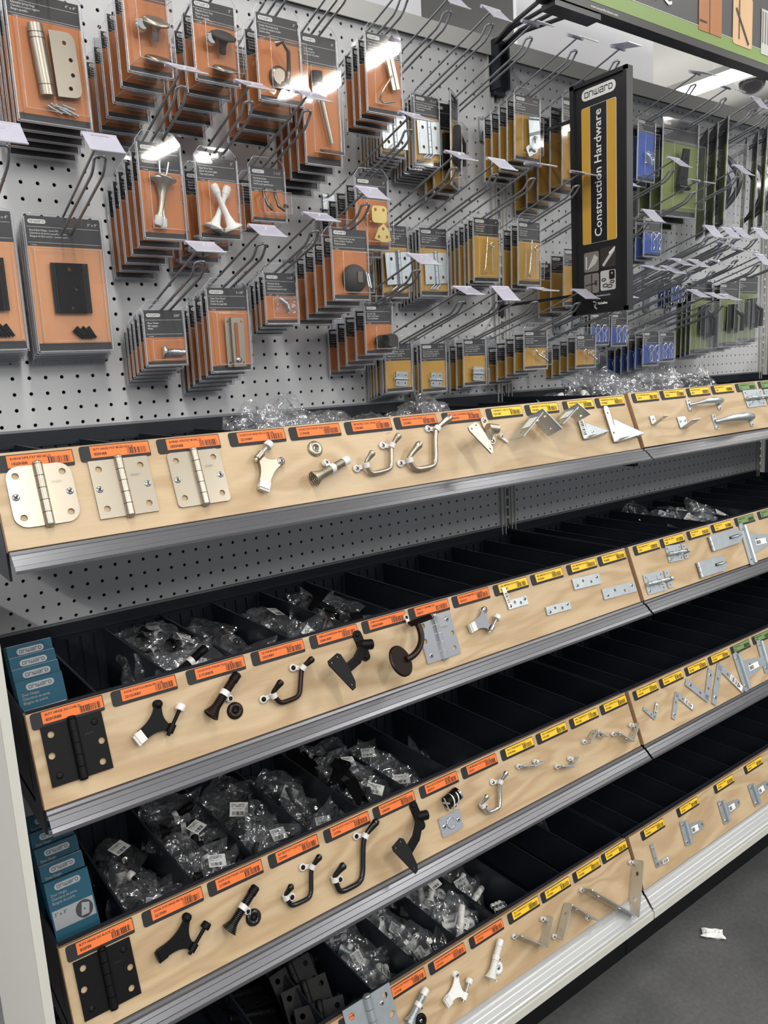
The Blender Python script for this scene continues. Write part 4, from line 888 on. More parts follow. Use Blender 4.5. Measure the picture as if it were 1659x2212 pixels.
        m = MB(); m.tube([(-.004, -.010, zc + .01), (.008, -.018, zc), (.014, -.016, zc - .012)], .003, 'zinc', 8); o.append(('wardrobe_hooks', m))
    elif kind == 'brass_latch':
        m = MB(); m.plate(rrect(.034, .030, .007), .002, 'brass', [(-.009, .008, .003), (.009, .008, .003)], T(.006, -.014, zc + .012) @ UP); m.plate([(-.018, -.014), (-.008, .006), (.004, .014), (.014, .002), (.020, -.016), (.004, -.020)], .002, 'brass', [(-.008, -.010, .003), (.010, -.010, .003), (.002, .004, .003)], T(.008, -.018, zc - .018) @ UP)
        m.tube([(-.016, -.014, zc + .014), (-.024, -.016, zc + .010), (-.024, -.016, zc), (-.012, -.014, zc - .002)], .0016, 'brass', 8); o.append(('sash_latch', m))
    elif kind == 'dome_stop':
        m = MB(); m.lathe([(.0245, 0), (.0245, .005), (.022, .012), (.016, .018), (.008, .0215), (0, .0225)], 'rubber_dark', 28, T(.004, -.004, -h + .034) @ UP @ RX(0)); m.box((-.005, -.018, -.010), (.005, -.012, .008), 'nickel_dark', T(.004, -.010, -h + .036)); o.append(('dome_stop', m))
        m = MB(); m.tube([(.026, -.012, -h + .045), (.029, -.016, -h + .020)], .002, 'zinc', 8); m.tube([(.031, -.012, -h + .043), (.034, -.016, -h + .018)], .002, 'zinc', 8); o.append(('screws', m))
    elif kind == 'viewer':
        m = MB(); m.lathe([(0, 0), (.009, 0), (.0115, .002), (.009, .006), (.0062, .008), (.0062, .034), (.005, .037)], 'chrome', 20, T(-.008, -.010, -h + .020) @ RY(pi / 2 + .06)); o.append(('door_viewer', m))
    elif kind == 'chain_guard':
        m = MB(); hh = h * .60; m.plate([(-.017, -hh / 2), (.017, -hh / 2), (.017, hh / 2), (-.017, hh / 2)], .0012, 'nickel', [(-.012, hh * .42, .002), (.012, hh * .42, .002), (-.012, -hh * .42, .002), (.012, -hh * .42, .002)], T(.006, -.010, -h * .66) @ UP)
        m.box((-.008, -.016, -hh * .5), (.008, -.011, hh * .5), 'nickel', T(.006, -.002, -h * .66)); m.plate(rrect(.006, hh * .8, .003), .0008, 'card_brown', (), T(.006, -.0185, -h * .66) @ UP); m.lathe([(.0045, 0), (.0045, .004), (.002, .005)], 'chrome', 14, T(.006, -.018, -h * .66 - hh * .36) @ UP); o.append(('chain_slide', m))
    elif kind == 'roll':
        m = MB(); pth = []
        for i in range(50): a = i * .5; r = .003 + .0002 * i; pth.append((-.004 + r * math.cos(a), 0, -h + .022 + r * math.sin(a)))
        for j in range(len(pth) - 1):
            (x0, _, z0), (x1, _, z1) = pth[j], pth[j + 1]; m._add([(x0, -.008, z0), (x1, -.008, z1), (x1, -.026, z1), (x0, -.026, z0)], [(0, 1, 2, 3)], 'rubber_dark', True)
        m.lathe([(.013, 0), (.0135, .004), (.013, .016)], 'rubber_dark', 20, T(.018, -.022, -h + .022) @ RX(-pi / 2)); o.append(('rubber_roll', m))
    elif kind == 'black_hinge':
        m = MB(); hh = .076 if h < .3 else .1; cz = -h * .53
        m.plate(rrect(.040, hh, .001), .003, 'black_metal', [(0, hh * .38, .003), (.008, 0, .003), (0, -hh * .38, .003)], T(0, -.012, cz) @ UP)
        for x in (-.0255, -.0215, .0215, .0265): m.tube([(x, -.012, cz - hh / 2), (x, -.012, cz + hh / 2)], .0026 if abs(x) > .022 else .002, 'black_gloss', 10)
        o.append(('butt_hinge', m))
        m = MB()
        for i in range(9): m.tube([(-.004 + .003 * i, -.010, -h + .030 + .003 * (i % 3)), (.010 + .0025 * i, -.012, -h + .018 + .004 * (i % 2))], .0024, 'black_metal', 6)
        o.append(('screw_bag', m))
    elif kind == 'zinc_hinge':
        s = .6; o.append(('narrow_hinge', place([('', hp[1]) for hp in hinge_parts('zinc', .062, 0, full=False)], 1, .004, -h * .60, -.006, .06)))
        m = MB()
        for i in range(6): m.tube([(-.014 + .004 * i, -.008, -h + .012), (-.006 + .004 * i, -.010, -h + .018 + .003 * (i % 2))], .0014, 'zinc', 6)
        o.append(('screws', m))
    elif kind == 'small_hinge':
        o.append(('narrow_hinge', place([('', hp[1]) for hp in hinge_parts('zinc', .030, 0, full=False)], 1, .004, -h + .024, -.006, 1.5)))
    elif kind in ('hook_eye', 'hook_eye_small'):
        m = MB(); s = h * .5 if kind == 'hook_eye' else h * .34; zz0 = -h + .016
        if kind == 'hook_eye':
            m.tube([(-.002, -.012, zz0 + s * 1.15), (-.010, -.012, zz0 + .01), (-.014, -.012, zz0 + .004), (-.006, -.012, zz0)], .0016, 'chrome', 8); m.tube([(.010, -.014, zz0 + .004), (.010, -.014, zz0 + s * .85)], .0018, 'chrome', 8); zc2 = zz0 + s * .9
            m.tube([(.010 + .005 * math.cos(a), -.014, zc2 + .005 * math.sin(a)) for a in [i * pi / 6 for i in range(12)]], .0016, 'chrome', 8)
        else:
            m.tube([(-.018, -.010, zz0 + .018), (-.010, -.012, zz0 + .024), (-.004, -.014, zz0 + .014), (.022, -.018, zz0)], .0018, 'chrome', 8); m.tube([(.012 + .006 * math.cos(a), -.014, zz0 + .014 + .006 * math.sin(a)) for a in [i * pi / 6 for i in range(12)]], .0015, 'chrome', 8)
        o.append(('hook_and_eye', m))
    elif kind == 'clips':
        m = MB()
        for sx in (-1, 1):
            x = sx * .012; z = -h * .62; m.tube([(x - .004, -.010, z - .022), (x - .005, -.012, z - .004), (x - .010, -.012, z + .008), (x - .004, -.014, z + .018), (x + .006, -.014, z + .016), (x + .008, -.014, z + .006), (x + .001, -.012, z - .002), (x + .007, -.012, z - .012), (x + .004, -.012, z - .022)], .0015, 'chrome', 8)
        o.append(('hitch_pins', m))
    elif kind == 'safety_hasp':
        o.append(('safety_hasp', place([('', q[1]) for q in hasp_parts('zinc', (-.005, 0), (.055, .0))], .9, .012, -h * .42, -.010, -1.5)))
        m = MB(); m.tube([(.0, -.016, -h * .8), (.016, -.016, -h * .85)], .004, 'zinc', 10); m.plate(rrect(.03, .022, .004), .002, 'zinc', [(-.008, 0, .003), (.008, 0, .003)], T(.006, -.012, -h * .83) @ UP @ RZ(.5)); o.append(('staple_plate', m))
    elif kind == 'gate_latch':
        m = MB(); m.box((-.012, -.026, -h * .72), (.004, -.006, -h * .34), 'black_gloss'); m.plate(rrect(.05, .03, .006), .004, 'black_gloss', [(-.015, 0, .003), (.015, 0, .003)], T(.006, -.008, -h * .66) @ UP); m.tube([(-.004, -.022, -h * .42), (.018, -.032, -h * .52), (.020, -.030, -h * .76)], .006, 'black_gloss', 10); o.append(('gate_latch', m))
    elif kind == 'pull_handle':
        m = MB(); pth = [(0, -.004, -h * .30), (0, -.018, -h * .34)] + [(0, -.02 - .034 * math.sin(a), -h * .35 - h * .45 * (a / pi)) for a in [i * pi / 10 for i in range(1, 10)]] + [(0, -.018, -h * .81), (0, -.004, -h * .85)]
        m.tube(pth, [.006] * 2 + [.0085] * 9 + [.006] * 2, 'black_gloss', 12); m.plate(rrect(.028, h * .62, .01), .004, 'black_gloss', (), T(0, -.002, -h * .58) @ UP); o.append(('pull_handle', m))
    elif kind == 'black_strap':
        m = MB(); m.plate([(-.02, -h * .2), (.02, -h * .2), (.012, h * .2), (-.012, h * .2)], .004, 'black_gloss', [(0, h * .1, .003), (0, -h * .1, .003)], T(0, -.012, -h * .5) @ UP @ RX(.12)); m.tube([(-.022, -.014, -h * .7), (.022, -.014, -h * .7)], .007, 'black_gloss', 12); o.append(('strap_hinge', m))
    return o
def crumple(w, h, d, seed, m='bag_film', n=12):
    """a crumpled closed plastic pillow"""
    b = MB(); off = Vector((seed * 3.7, seed * 1.3, seed * 2.1))
    for side in (1, -1):
        v = []
        for j in range(n + 1):
            for i in range(n + 1):
                u = i / n * 2 - 1; t = j / n * 2 - 1
                e = max(0, 1 - u * u) ** .5 * max(0, 1 - t * t) ** .5
                p = Vector((u * w, 0, t * h)); q = Vector((u * 1.6, side * .6, t * 1.6)) + off
                nz = noise.noise(q * 1.1) * .8 + (.5 - abs(noise.noise(q * 2.2))) * 1.1 - .3
                jit = noise.noise_vector(Vector((u * 1.4, t * 1.4, 0)) + off) * .28
                v.append((p.x + jit.x * w, -side * d * e * (.75 + nz) + jit.y * d * 1.1, p.z + jit.z * h))
        f = [(j * (n + 1) + i, j * (n + 1) + i + 1, (j + 1) * (n + 1) + i + 1, (j + 1) * (n + 1) + i) for j in range(n) for i in range(n)]
        if side < 0: f = [q[::-1] for q in f]
        b._add(v, f, m, False)
    return b
def make_pack(spec, w, h, d, X, label, group):
    color, kind, title, size, hf = spec['c'], spec['k'], spec['t'], spec.get('s', ''), spec.get('hf', .30)
    t = thing('blister_pack', X, label, 'blister pack', group)
    b = MB(); hb = h * hf; bb = h * .055
    b.box((-w / 2, -.0008, -hb), (w / 2, 0, 0), 'card_black' if color != 'card_bluegrey' else 'card_grey')
    c2 = color if color != 'card_bluegrey' else 'card_blue'
    b.box((-w / 2, -.0008, -h + bb), (w / 2, 0, -hb), c2); b.box((-w / 2, -.0008, -h), (w / 2, 0, -h + bb), 'card_black')
    b.box((-w / 2 + .002, -.0010, -hb * .36), (w / 2 - .002, -.0008, -hb * .36 + .0004), 'card_print'); b.box((-w / 2 + .002, -.0010, -hb * .88), (w / 2 - .002, -.0008, -hb * .88 + .0004), 'card_print')
    b.build('card', t)
    pw = min(.026, w * .36); pp = MB(); pp.merge(pill(0, 0, pw, pw * .24), T(-w / 2 + .004 + pw / 2, -.0012, -hb * .18) @ UP); pp.build('logo', t)
    ts = min(.0042, hb * .13); tx = MB()
    tx.merge(text_mb(title, ts, 'card_print', sx=.82), T(-w / 2 + .005, -.0012, -hb * .50) @ UP)
    if size: tx.merge(text_mb(size, ts * 1.35, 'card_print', 'RIGHT'), T(w / 2 - .004, -.0012, -hb * .24) @ UP)
    tx.merge(text_mb('1 pc/pza', ts * .6, 'card_print'), T(-w / 2 + .005, -.0012, -hb * .97) @ UP); tx.build('lettering', t)
    # clear shell: flat flange, hang tab, bubble over the lower card
    fl = .0035; b = MB(); tab = spec.get('tab', .016)
    ol = [(-w / 2 - fl, -h - fl), (w / 2 + fl, -h - fl), (w / 2 + fl, .002), (w * .40, tab * .9), (w * .36, tab), (-w * .36, tab), (-w * .40, tab * .9), (-w / 2 - fl, .002)]
    b.plate(ol, .0004, 'clear_plastic', [(-.009, tab * .35, .0028), (.009, tab * .35, .0028)] if tab > .008 else [], T(0, -.0018, 0) @ UP)
    zt_, zb_ = -hb * 1.02, -h * .945; x0, x1 = -w * .44, w * .47; i = .0025
    if spec.get('small'): zt_ = -h * .62; x0 = -w * .30
    if spec.get('full'): zt_ = -hb * 1.05; x0 = -w * .46
    B = [(x0, -.002, zb_), (x1, -.002, zb_), (x1, -.002, zt_), (x0, -.002, zt_)]; Fq = [(x0 + i, -d, zb_ + i), (x1 - i, -d, zb_ + i), (x1 - i, -d, zt_ - i * 1.6), (x0 + i, -d, zt_ - i * 1.6)]
    b._add(B + Fq, [(4, 5, 6, 7), (0, 1, 5, 4), (1, 2, 6, 5), (2, 3, 7, 6), (3, 0, 4, 7)], 'clear_plastic'); b.build('blister', t)
    b = MB(); b.tube(Fq + [Fq[0]], .00055, 'clear_edge', 5, caps=False)  # thin rims, made whiter to stand in for highlights along the shell edges
    for p, q in zip(B, Fq): b.tube([p, q], .00045, 'clear_edge', 5, caps=False)
    oo = [(x, -.002, z) for x, z in ol]; b.tube(oo + [oo[0]], .0006, 'clear_edge', 5, caps=False)
    b.tube([(-w / 2 - .0015, -.003, -h - .001), (-w / 2 - .0015, -.003, -.002)], .0012, 'clear_edge', 6); b.tube([(w / 2 + .0015, -.003, -h - .001), (w / 2 + .0015, -.003, -.002)], .0012, 'clear_edge', 6); b.tube([(-w / 2, -.003, -h - .0015), (w / 2, -.003, -h - .0015)], .0012, 'clear_edge', 6)
    b.build('blister_rim', t)
    prs = product(kind, w, h, d); need = -min(v[1] for nm, q in prs for v in q.v)
    f = min(1., (d - .0012) / need) if need > 0 else 1.
    for nm, q in prs: q.v = [(x, y * f if y < 0 else y * .2, z) for x, y, z in q.v]; q.build(nm, t)
    return t
OR, YE, BL, GR, PE = 'card_orange', 'card_yellow', 'card_blue', 'card_green', 'card_peach'
SPEC = {
 'S0': dict(c=OR, k='spring_hinge', t='Adjustable Spring Hinge\nCharnière à ressort réglable\nBisagra ajustable', s='4" x 4"', hf=.2, d='satin nickel spring hinge', full=1),
 'S1': dict(c=OR, k='dome_magnet', t='Magnetic Door Holder\nButoir magnétique\nTope magnético', s='3"', hf=.2, d='satin nickel magnetic door holder', full=1),
 'S2': dict(c=OR, k='dark_magnet', t='Magnetic Door Stop\nButoir de porte\nTope de puerta', s='3"', d='dark magnetic door stop', full=1),
 'S3': dict(c=OR, k='double_hook', t='Double Wardrobe Hook\nCrochet de vestiaire double\nGancho doble', s='3"', d='double wardrobe hook', full=1),
 'S4': dict(c=OR, k='door_holder', t='Door Holder\nArrêt de porte\nDetenedor de puerta', s='6"', hf=.24, d='long kick down door holder', full=1),
 'S5': dict(c=OR, k='latch', t='Toggle Latch\nLoquet pour boîte\nCerradero', s='3"', d='wire toggle latch', full=1),
 'S6': dict(c=OR, k='rigid_stop', t='Rigid Door Stop\nButoir de porte rigide\nTope para puerta', s='3"', d='pair of satin nickel rigid door stops', full=1),
 'S7': dict(c=OR, k='rigid_stop_white', t='Rigid Door Stop\nButoir de porte rigide\nTope para puerta', s='3"', d='crossed pair of white rigid door stops', full=1),
 'S8': dict(c=OR, k='wardrobe_hook', t='Wardrobe Hooks\nCrochets de vestiaire\nGanchos para guardarropas', s='1-1/2"', hf=.46, d='upper nickel wardrobe hook'),
 'S9': dict(c=OR, k='brass_latch', t='Sash Lock\nLoquet de fenêtre\nSeguro de ventana', s='3"', d='brass sash latch', full=1),
 'S10': dict(c=OR, k='dome_stop', t='Low Profile Domed Door Stop\nButoir en dôme - Profil bas\nParada de puerta', s='', d='low profile dome door stop', full=1),
 'S11': dict(c=OR, k='viewer', t='Door Viewer\nŒil magique\nMirilla', s='200"', hf=.50, d='chrome door viewer'),
 'S12': dict(c=OR, k='chain_guard', t='Chain Door Guard\nChaîne de porte\nCadena de seguridad', s='3-1/8"', hf=.27, d='chain door guard', full=1),
 'S13': dict(c=OR, k='bagged_hook', t='Wardrobe Hooks\nCrochets de vestiaire\nGanchos para guardarropas', s='1-1/2"', hf=.46, d='bagged wardrobe hook'),
 'S14': dict(c=OR, k='roll', t='Anti-slip Tape\nRuban antidérapant\nTira antideslizante', s='', hf=.40, d='rolled grey rubber strip'),
 'S15': dict(c=PE, k='black_hinge', t='Broad Butt Hinges - Loose Pin\nCharnières de porte à goupille amovible\nBisagras de libro anchas - pasador suelto', s='3" x 3"', hf=.22, d='black 3 inch butt hinge', full=1, tab=.004),
 'S16': dict(c=PE, k='black_hinge', t='Broad Butt Hinges - Loose Pin\nCharnières de porte à goupille amovible\nBisagras de libro anchas - pasador suelto', s='4" x 4"', hf=.22, d='black 4 inch butt hinge at the left edge', full=1, tab=.004),
 'S17': dict(c=YE, k='zinc_hinge', t='Narrow Butt Hinge\nCharnière étroite\nBisagra angosta', s='3" x 2"', d='zinc hinge half hidden by the toggle latch', full=1),
 'S18': dict(c=YE, k='zinc_hinge', t='Narrow Butt Hinge - Loose Pin\nCharnière étroite à goupille\nBisagra angosta', s='3" x 2"', d='upper zinc narrow hinge', full=1),
 'S19': dict(c=YE, k='gate_latch', t='Hasp\nMoraillon\nBisagra', s='', d='black padlock hasp', full=1, tab=.004),
 'S20': dict(c=YE, k='safety_hasp', t='Safety Hasp\nMoraillon de sûreté\nCierre de seguridad', s='3-1/2"', d='zinc safety hasp', full=1),
 'S21': dict(c=YE, k='safety_hasp', t='Safety Hasp\nMoraillon de sûreté\nCierre de seguridad', s='4-1/2"', d='tall safety hasp beside the blade sign', full=1),
 'S22': dict(c=YE, k='zinc_hinge', t='Narrow Butt Hinge - Loose Pin\nCharnière étroite à goupille\nBisagra angosta', s='3" x 1-1/2"', d='lower zinc narrow hinge beside the brass latches', full=1),
 'S23': dict(c=YE, k='zinc_hinge', t='Narrow Butt Hinge - Loose Pin\nCharnière étroite à goupille\nBisagra angosta', s='2" x 1-1/2"', d='lower zinc narrow hinge in the middle', full=1),
 'S24': dict(c=YE, k='hook_eye', t='Safety Hook & Eye\nCrochet et piton\nGancho y argolla', s='6"', hf=.28, d='long gate hook and eye', full=1),
 'S25': dict(c=YE, k='hook_eye', t='Safety Hook & Eye\nCrochet et piton\nGancho y argolla', s='4"', hf=.32, d='safety gate hook', full=1),
 'S26': dict(c=YE, k='safety_hasp', t='Heavy Duty Barrel Bolt\nVerrou robuste\nPasador', s='3"', d='zinc hasp low beside the blade sign', full=1),
 'S27': dict(c=YE, k='small_hinge', t='Narrow Butt Hinge - Fixed Pin\nCharnière étroite à goupille fixe\nBisagra angosta - perno fijo', s='1"', hf=.36, d='smallest fixed pin hinge', small=1),
 'S28': dict(c=YE, k='small_hinge', t='Narrow Butt Hinge - Fixed Pin\nCharnière étroite à goupille fixe\nBisagra angosta - perno fijo', s='1-1/2"', hf=.36, d='middle size fixed pin hinge', small=1),
 'S29': dict(c=YE, k='small_hinge', t='Narrow Butt Hinge - Fixed Pin\nCharnière étroite à goupille fixe\nBisagra angosta - perno fijo', s='2"', hf=.36, d='largest fixed pin hinge', small=1),
 'S30': dict(c=YE, k='hook_eye_small', t='Gate Hook & Eye\nCrochet et piton à barrière\nGancho y argolla', s='3-1/2"', hf=.46, d='small gate hook and eye'),
 'S31': dict(c=YE, k='hook_eye_small', t='Gate Hook & Eye\nCrochet et piton\nGancho y argolla', s='2"', hf=.46, d='smallest gate hook and eye'),
 'S32': dict(c=BL, k='clips', t='Hitch Pin\nGoupille\nPasador', s='', hf=.42, d='wide hitch pin under the blade sign'),
 'S33': dict(c=BL, k='clips', t='Hitch Pin\nGoupille\nPasador', s='', hf=.42, d='hitch pin just right of the blade sign foot'),
 'S34': dict(c=BL, k='clips', t='Hair Pin Cotter\nGoupille\nChaveta', s='', hf=.38, d='looped cotter pin low on the right bay'),
 'S35': dict(c=BL, k='clips', t='Hair Pin Cotter\nGoupille\nChaveta', s='', hf=.38, d='cotter pin at the end of the lowest blue row'),
 'S36': dict(c=BL, k='bagged_hook', t='Eye Bolt\nBoulon à œil\nPerno de ojo', s='', hf=.2, d='tall boxed eye bolt', full=1),
 'S37': dict(c=BL, k='clips', t='Cotter Pins\nGoupilles\nChavetas', s='', hf=.42, d='bunched cotter pin in the middle row'),
 'S38': dict(c=BL, k='clips', t='Clip\nAttache\nClip', s='', hf=.3, d='small blue carded snap clip'),
 'S39': dict(c=GR, k='black_strap', t='Heavy Duty Gate Hinge\nPenture robuste\nBisagra', s='', hf=.24, d='olive carded black gate hinge', full=1, tab=.004),
 'S40': dict(c=GR, k='pull_handle', t='Gate Pull\nPoignée\nJaladera', s='', hf=.24, d='black gate pull handle', full=1, tab=.004),
 'S41': dict(c=GR, k='pull_handle', t='Gate Pull\nPoignée\nJaladera', s='', hf=.24, d='black gate handle cut by the right edge', full=1, tab=.004),
 'S42': dict(c=GR, k='gate_latch', t='Gate Latch\nLoquet de barrière\nCerrojo', s='', hf=.26, d='black gate latch, leftmost low clamshell', full=1, tab=.004),
 'S43': dict(c=GR, k='gate_latch', t='Gate Latch\nLoquet de barrière\nCerrojo', s='', hf=.26, d='black gate latch, middle low clamshell', full=1, tab=.004),
 'S44': dict(c=GR, k='gate_latch', t='Gate Latch\nLoquet de barrière\nCerrojo', s='', hf=.26, d='black gate latch, rightmost low clamshell', full=1, tab=.004),
}
STK = {'S0': (0.109, 2.01, -0.113, 0.11, 1.953, 0.101, 0.17, 5.0, -0.023), 'S1': (0.231, 2.01, -0.2, 0.228, 1.964, 0.063, 0.121, 6.0, -0.011), 'S2': (0.335, 2.01, -0.197, 0.336, 1.961, 0.069, 0.111, 5.0, -0.054), 'S3': (0.447, 2.01, -0.198, 0.446, 1.964, 0.076, 0.127, 4.0, -0.077), 'S4': (0.541, 2.01, -0.172, 0.54, 1.963, 0.069, 0.205, 5.0, -0.068), 'S5': (0.657, 2.012, -0.203, 0.654, 1.975, 0.073, 0.127, 4.0, -0.138), 'S6': (0.243, 1.808, -0.163, 0.241, 1.758, 0.065, 0.138, 6.0, 0.005), 'S7': (0.348, 1.804, -0.15, 0.341, 1.751, 0.068, 0.123, 4.0, -0.006), 'S8': (0.449, 1.806, -0.133, 0.443, 1.751, 0.063, 0.086, 2.0, -0.081), 'S9': (0.653, 1.804, -0.152, 0.65, 1.75, 0.069, 0.125, 5.0, -0.03), 'S10': (0.553, 1.675, -0.207, 0.555, 1.644, 0.073, 0.117, 5.0, -0.086), 'S11': (0.247, 1.571, -0.115, 0.241, 1.515, 0.064, 0.086, 6.0, -0.003), 'S12': (0.351, 1.601, -0.14, 0.345, 1.549, 0.07, 0.135, 6.0, 0.014), 'S13': (0.449, 1.626, -0.142, 0.448, 1.576, 0.062, 0.084, 4.0, -0.085), 'S14': (0.656, 1.572, -0.146, 0.654, 1.524, 0.061, 0.09, 5.0, 0.013), 'S15': (0.117, 1.702, -0.067, 0.114, 1.659, 0.112, 0.201, 8.0, -0.044), 'S16': (-0.004, 1.701, -0.075, -0.01, 1.661, 0.094, 0.199, 7.0, -0.051), 'S17': (0.754, 2.011, -0.084, 0.76, 1.927, 0.057, 0.109, 7.0, -0.018), 'S18': (0.856, 2.011, -0.089, 0.846, 1.939, 0.063, 0.13, 8.0, -0.02), 'S19': (0.96, 2.008, -0.092, 0.918, 1.95, 0.061, 0.177, 3.0, -0.037), 'S20': (1.09, 2.009, -0.141, 1.084, 1.959, 0.074, 0.128, 5.0, -0.05), 'S21': (1.226, 2.014, -0.157, 1.218, 1.968, 0.078, 0.179, 5.0, 0.016), 'S22': (0.754, 1.753, -0.083, 0.751, 1.685, 0.062, 0.138, 3.0, -0.034), 'S23': (0.858, 1.753, -0.083, 0.854, 1.686, 0.072, 0.134, 7.0, -0.008), 'S24': (0.959, 1.755, -0.136, 0.956, 1.703, 0.071, 0.127, 6.0, -0.062), 'S25': (1.093, 1.754, -0.132, 1.091, 1.706, 0.071, 0.133, 3.0, -0.088), 'S26': (1.23, 1.756, -0.118, 1.263, 1.658, 0.08, 0.127, 3.0, -0.041), 'S27': (0.759, 1.519, -0.076, 0.752, 1.454, 0.065, 0.096, 7.0, -0.007), 'S28': (0.858, 1.521, -0.074, 0.848, 1.452, 0.065, 0.1, 4.0, -0.039), 'S29': (0.959, 1.521, -0.095, 0.949, 1.458, 0.066, 0.098, 3.0, -0.05), 'S30': (1.091, 1.52, -0.15, 1.084, 1.471, 0.07, 0.083, 5.0, -0.038), 'S31': (1.22, 1.519, -0.175, 1.225, 1.458, 0.064, 0.073, 5.0, -0.082), 'S32': (1.328, 1.576, -0.136, 1.328, 1.509, 0.063, 0.072, 3.0, -0.114), 'S33': (1.401, 1.578, -0.137, 1.401, 1.509, 0.057, 0.076, 3.0, -0.106), 'S34': (1.506, 1.527, -0.151, 1.511, 1.463, 0.059, 0.083, 6.0, -0.041), 'S35': (1.58, 1.521, -0.152, 1.58, 1.46, 0.063, 0.072, 3.0, -0.131), 'S36': (1.51, 2.013, -0.149, 1.495, 1.965, 0.069, 0.138, 3.0, -0.103), 'S37': (1.512, 1.778, -0.157, 1.509, 1.741, 0.067, 0.093, 3.0, -0.112), 'S38': (1.633, 1.645, -0.149, 1.628, 1.594, 0.042, 0.055, 3.0, -0.105), 'S39': (1.639, 2.003, -0.16, 1.623, 1.977, 0.14, 0.226, 3.0, -0.094), 'S40': (1.776, 1.999, -0.179, 1.785, 1.992, 0.136, 0.262, 3.0, -0.123), 'S41': (1.934, 1.99, -0.208, 1.939, 1.984, 0.143, 0.249, 3.0, -0.155), 'S42': (1.706, 1.631, -0.169, 1.712, 1.59, 0.094, 0.187, 4.0, -0.127), 'S43': (1.81, 1.623, -0.19, 1.81, 1.585, 0.09, 0.167, 3.0, -0.153), 'S44': (1.932, 1.641, -0.181, 1.925, 1.607, 0.093, 0.18, 3.0, -0.153)}
CNAME = {OR: 'orange', YE: 'yellow', BL: 'blue', GR: 'olive', PE: 'peach'}
NTH = ['front', 'second back', 'third back', 'fourth back', 'fifth back', 'sixth back', 'seventh back', 'eighth back']
YAW = {'S19': .6, 'S40': .72, 'S41': .6, 'S39': -.05, 'S42': .0, 'S0': .04}
for key, (x, zt, Y, cx, top, w, h, n, bY) in STK.items():
    sp = SPEC[key]; cn = CNAME[sp['c']]; n = int(n)
    wire_hook(x, zt, f"double wire hook of the {sp['d']} packs", 0, random.uniform(-.25, .12) if x < .9 else random.uniform(-.5, .3))
    if key in ('S15', 'S16'): bY = -.014; n = 6
    bY = min(bY, -.014); gap = (bY - Y) / max(1, n - 1); gap = min(gap, .045)
    deep = {'black_hinge': .02, 'pull_handle': .055, 'gate_latch': .04, 'black_strap': .03}.get(sp['k'], .034)
    d = max(.009, min(deep, gap * .86)) if sp['k'] != 'black_hinge' else .0095
    if key in ('S39', 'S40', 'S41', 'S42', 'S43', 'S44'): d = deep
    group = f"{cn} carded {sp['d']} packs on one hook"
    dz = top
    yaw = YAW.get(key, random.uniform(-.05, .03))
    if key in ('S40', 'S41'): w = .105
    if key == 'S19': w = .066
    proto = None
    for i in range(n):
        yy = Y + gap * i; z = dz - SL * (yy - Y)
        if w > .1 and key in ('S15', 'S16'): z = dz - SL * (yy - Y)
        X = T(cx + random.uniform(-.0015, .0015) * (i > 0), yy, z) @ RZ((yaw if i == 0 or key != 'S19' else -.03) + random.uniform(-.03, .03) * (i > 0)) @ RX(.03)
        lb = f"{cn} carded pack of {sp['d']}, {NTH[i]}" if i else f"{cn} carded pack of {sp['d']}, front one"
        if proto is None: proto = make_pack(sp, w, h, d, X, lb, group)
        else: copy_thing(proto, X, lb)
EMPTY = [(1.426, 1.818, 'bare double wire peg hook just right of the blade sign middle'), (1.331, 1.697, 'bare double wire peg hook half hidden behind the blade sign'), (1.576, 1.679, 'bare double wire peg hook, leftmost of three side by side'), (1.650, 1.679, 'bare double wire peg hook, middle of three side by side'), (1.702, 1.682, 'bare double wire peg hook, rightmost of three side by side'), (1.643, 1.519, 'bare double wire peg hook low above the clear clamshells'), (1.436, 1.596, 'bare double wire peg hook, left one of the pair above the hitch pins'), (1.508, 1.597, 'bare double wire peg hook, right one of the pair above the hitch pins'), (1.798, 1.687, 'bare double wire peg hook near the right edge above the gate latches'), (1.85, 2.00, 'bare double wire peg hook at the top right between the gate handles'), (1.70, 1.83, 'bare double wire peg hook under the black gate pull packs'), (1.60, 1.60, 'bare double wire peg hook in the right bay below the three bare hooks'), (.75, 2.30 - .29, None)]
for x, z, lb in EMPTY:
    if lb: wire_hook(x, z, lb, 0, random.uniform(-.3, .3))

